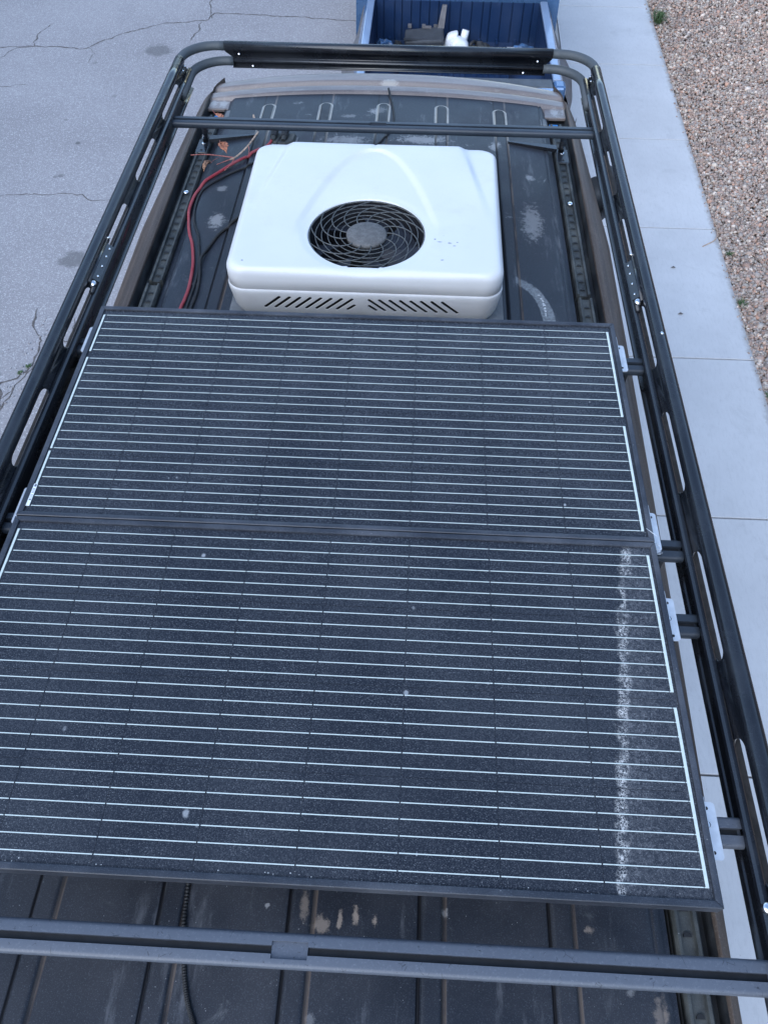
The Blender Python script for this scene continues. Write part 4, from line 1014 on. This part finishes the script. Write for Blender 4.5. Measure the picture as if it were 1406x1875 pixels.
for s in (-1, 1):
    b = B(); b.tube([(pc+s*.92, y0+2.75, -1.94), (pc+s*.65, y0+2.75, -1.94)], .385, 32); b.obj('wheel', 'tyre', pk)
# ---- junk in the bed
bx = thing('plastic_airbox', 'dark grey ribbed plastic housing with a bracket arm in the pickup bed', 'plastic part')
b = B(); b.add([(.02,5.36,ZF+.012),(.36,5.32,ZF+.012),(.36,5.50,ZF+.012),(.02,5.52,ZF+.012),(-.005,5.34,-1.44),(.325,5.30,-1.41),(.325,5.49,-1.37),(-.005,5.51,-1.41)],
      [(0,3,2,1),(4,5,6,7),(0,1,5,4),(1,2,6,5),(2,3,7,6),(3,0,4,7)]); b.obj('housing', 'greyplastic', bx, bevel=.014)
b = B(); b.box(-.01, .33, 5.335, 5.35, -1.43, -1.415); b.obj('rim', 'greyplastic', bx)
for x in (.02,.14,.24): b = B(); b.box(x, x+.03, 5.50, 5.53, -1.40, -1.375); b.obj('clip', 'flare', bx)
b = B(); b.box(.15,.22,5.47,5.49,-1.388,-1.372); b.obj('label_patch', 'flare', bx)
b = B(); b.add([(.27,5.46,-1.40),(.33,5.46,-1.38),(.345,5.50,-1.22),(.305,5.50,-1.22),(.27,5.50,-1.40),(.33,5.50,-1.38),(.345,5.53,-1.22),(.305,5.53,-1.22)],
      [(0,1,2,3),(4,7,6,5),(0,4,5,1),(1,5,6,2),(2,6,7,3),(3,7,4,0)]); b.obj('bracket_arm', 'flare', bx, bevel=.004)
jg = thing('white_jug', 'white plastic jug lying beside the dark housing in the pickup bed', 'jug')
bm = bmesh.new(); bmesh.ops.create_icosphere(bm, subdivisions=3, radius=1)
for v_ in bm.verts:
    p = v_.co; p = Vector([math.copysign(abs(c_)**.55, c_) for c_ in p]); v_.co = Vector((.455+p.x*.075+.03*p.z, 5.38+p.y*.07, -1.535+p.z*.115-.03*p.x*1))
me = bpy.data.meshes.new('jug_body'); bm.to_mesh(me); bm.free(); link('jug_body', me, 'jug', jg, True)
bm = bmesh.new(); bmesh.ops.create_icosphere(bm, subdivisions=3, radius=1)
for v_ in bm.verts:
    p = v_.co; p = Vector([math.copysign(abs(c_)**.5, c_) for c_ in p]); v_.co = Vector((.39+p.x*.05+.02*p.z, 5.42+p.y*.05, -1.455+p.z*.065+.25*p.x*.05))
me = bpy.data.meshes.new('jug_shoulder'); bm.to_mesh(me); bm.free(); link('jug_shoulder', me, 'jug', jg, True)
b = B(); b.tube([(.50,5.44,-1.46),(.515,5.455,-1.385)], [.034,.03], 16); b.obj('jug_cap', 'jug', jg, True)
hs = B(); hs.tube([(.585+.04*math.cos(a), 5.40+.02*math.sin(a*2), -1.53+.075*math.sin(a)) for a in np.linspace(0, 6.28, 26)], .014, 10); hs.obj('rubber_hose', 'black', None, True, label='black looped rubber hose right of the white jug', category='hose')
def lump(name, cx, cy, cz, sx, sy, sz, mat, label, cat, seed):
    bm = bmesh.new(); bmesh.ops.create_icosphere(bm, subdivisions=3, radius=1); r = random.Random(seed); ph = [r.uniform(0, 6) for _ in range(6)]
    for v_ in bm.verts:
        p = v_.co; q = 1+.22*math.sin(5*p.x+ph[0])*math.sin(6*p.y+ph[1])+.16*math.sin(11*p.z+ph[2]+4*p.x)+r.uniform(-.05,.05)
        v_.co = Vector((cx+p.x*sx*q, cy+p.y*sy*q, max(cz+p.z*sz*q, ZF+.012)))
    me = bpy.data.meshes.new(name); bm.to_mesh(me); bm.free(); return link(name, me, mat, None, False, label=label, category=cat)
lump('dark_rag', .66, 5.42, -1.56, .09, .06, .10, 'scrap', 'crumpled dark grey rag right of the looped hose', 'rag', 2)
lump('scrap_pile', .80, 5.44, -1.62, .12, .05, .05, 'scrap', 'low pile of dark scrap by the bed front wall', 'scrap', 3)
lump('blue_tarp', 1.02, 5.42, -1.56, .11, .07, .08, 'tarp', 'folded shiny blue plastic tarp in the right corner of the bed', 'tarp', 5)
lump('blue_bag', -.17, 5.42, -1.55, .09, .07, .09, 'tarp', 'blue plastic bag in the left corner of the bed', 'bag', 8)
lump('grey_scrap', -.06, 5.45, -1.57, .05, .05, .09, 'scrap', 'small dark crumpled scrap between blue bag and housing', 'scrap', 9)
b = B(); b.box(.87,.94,5.34,5.37,-1.50,-1.475); b.obj('wood_offcut', 'jug', label='small cream offcut on top of the scrap pile', category='offcut', bevel=.004)

# ------------------------------------------------------------------ unseen houses added around the street to block low sky from reflections
M['stucco'] = plain('stucco', (.15,.145,.14), .9, var=.1, scale=3); M['tile'] = plain('roof_tile', (.10,.085,.08), .8, var=.25, scale=8)
def blocker_house(cx, cy, w, d, h, label):
    t_ = thing('blocker_house', label, 'blocker_house', None if 'wide' in label else ('added sky-blocking houses across the road' if cx < 0 else 'added sky-blocking houses behind the gravel yard'), loc=(cx, cy, ZR))
    b = B(); b.box(-w/2, w/2, -d/2, d/2, 0, h); b.obj('wall', 'stucco', t_)
    e = .5; rr = 1.9; b = B(); b.add([(-w/2-e,-d/2-e,h-.02),(w/2+e,-d/2-e,h-.02),(w/2+e,d/2+e,h-.02),(-w/2-e,d/2+e,h-.02),(0,-d/2+min(w,d)/2,h+rr),(0,d/2-min(w,d)/2,h+rr)], [(0,1,4),(1,2,5,4),(2,3,5),(3,0,4,5),(3,2,1,0)]); b.obj('roof', 'tile', t_)
    sx = -1 if cx > 0 else 1
    for yy in (-d*.3, 0, d*.3):
        for zz in (1.0, 4.0): b = B(); b.box(sx*w/2-.03, sx*w/2+.03, yy-.7, yy+.7, zz, zz+1.2); b.obj('window', 'glass', t_)
for k, y in enumerate((-22,-7.5,7,21.5,36)):
    wh = ('farthest behind the van', 'just behind the van', 'level with the van', 'beyond the pickup truck', 'farthest ahead')[k]
    blocker_house(-17, y, 11, 12.5, 6.2, 'unseen two storey stucco sky blocker added across the road, '+wh); blocker_house(15.5, y, 11, 12.5, 6.2, 'unseen two storey stucco sky blocker added behind the gravel yard, '+wh)
blocker_house(-4, 52, 16, 12, 6.4, 'wide unseen stucco sky blocker added at the far end of the road'); blocker_house(-2, -40, 16, 12, 6.4, 'wide unseen stucco sky blocker added behind the van')
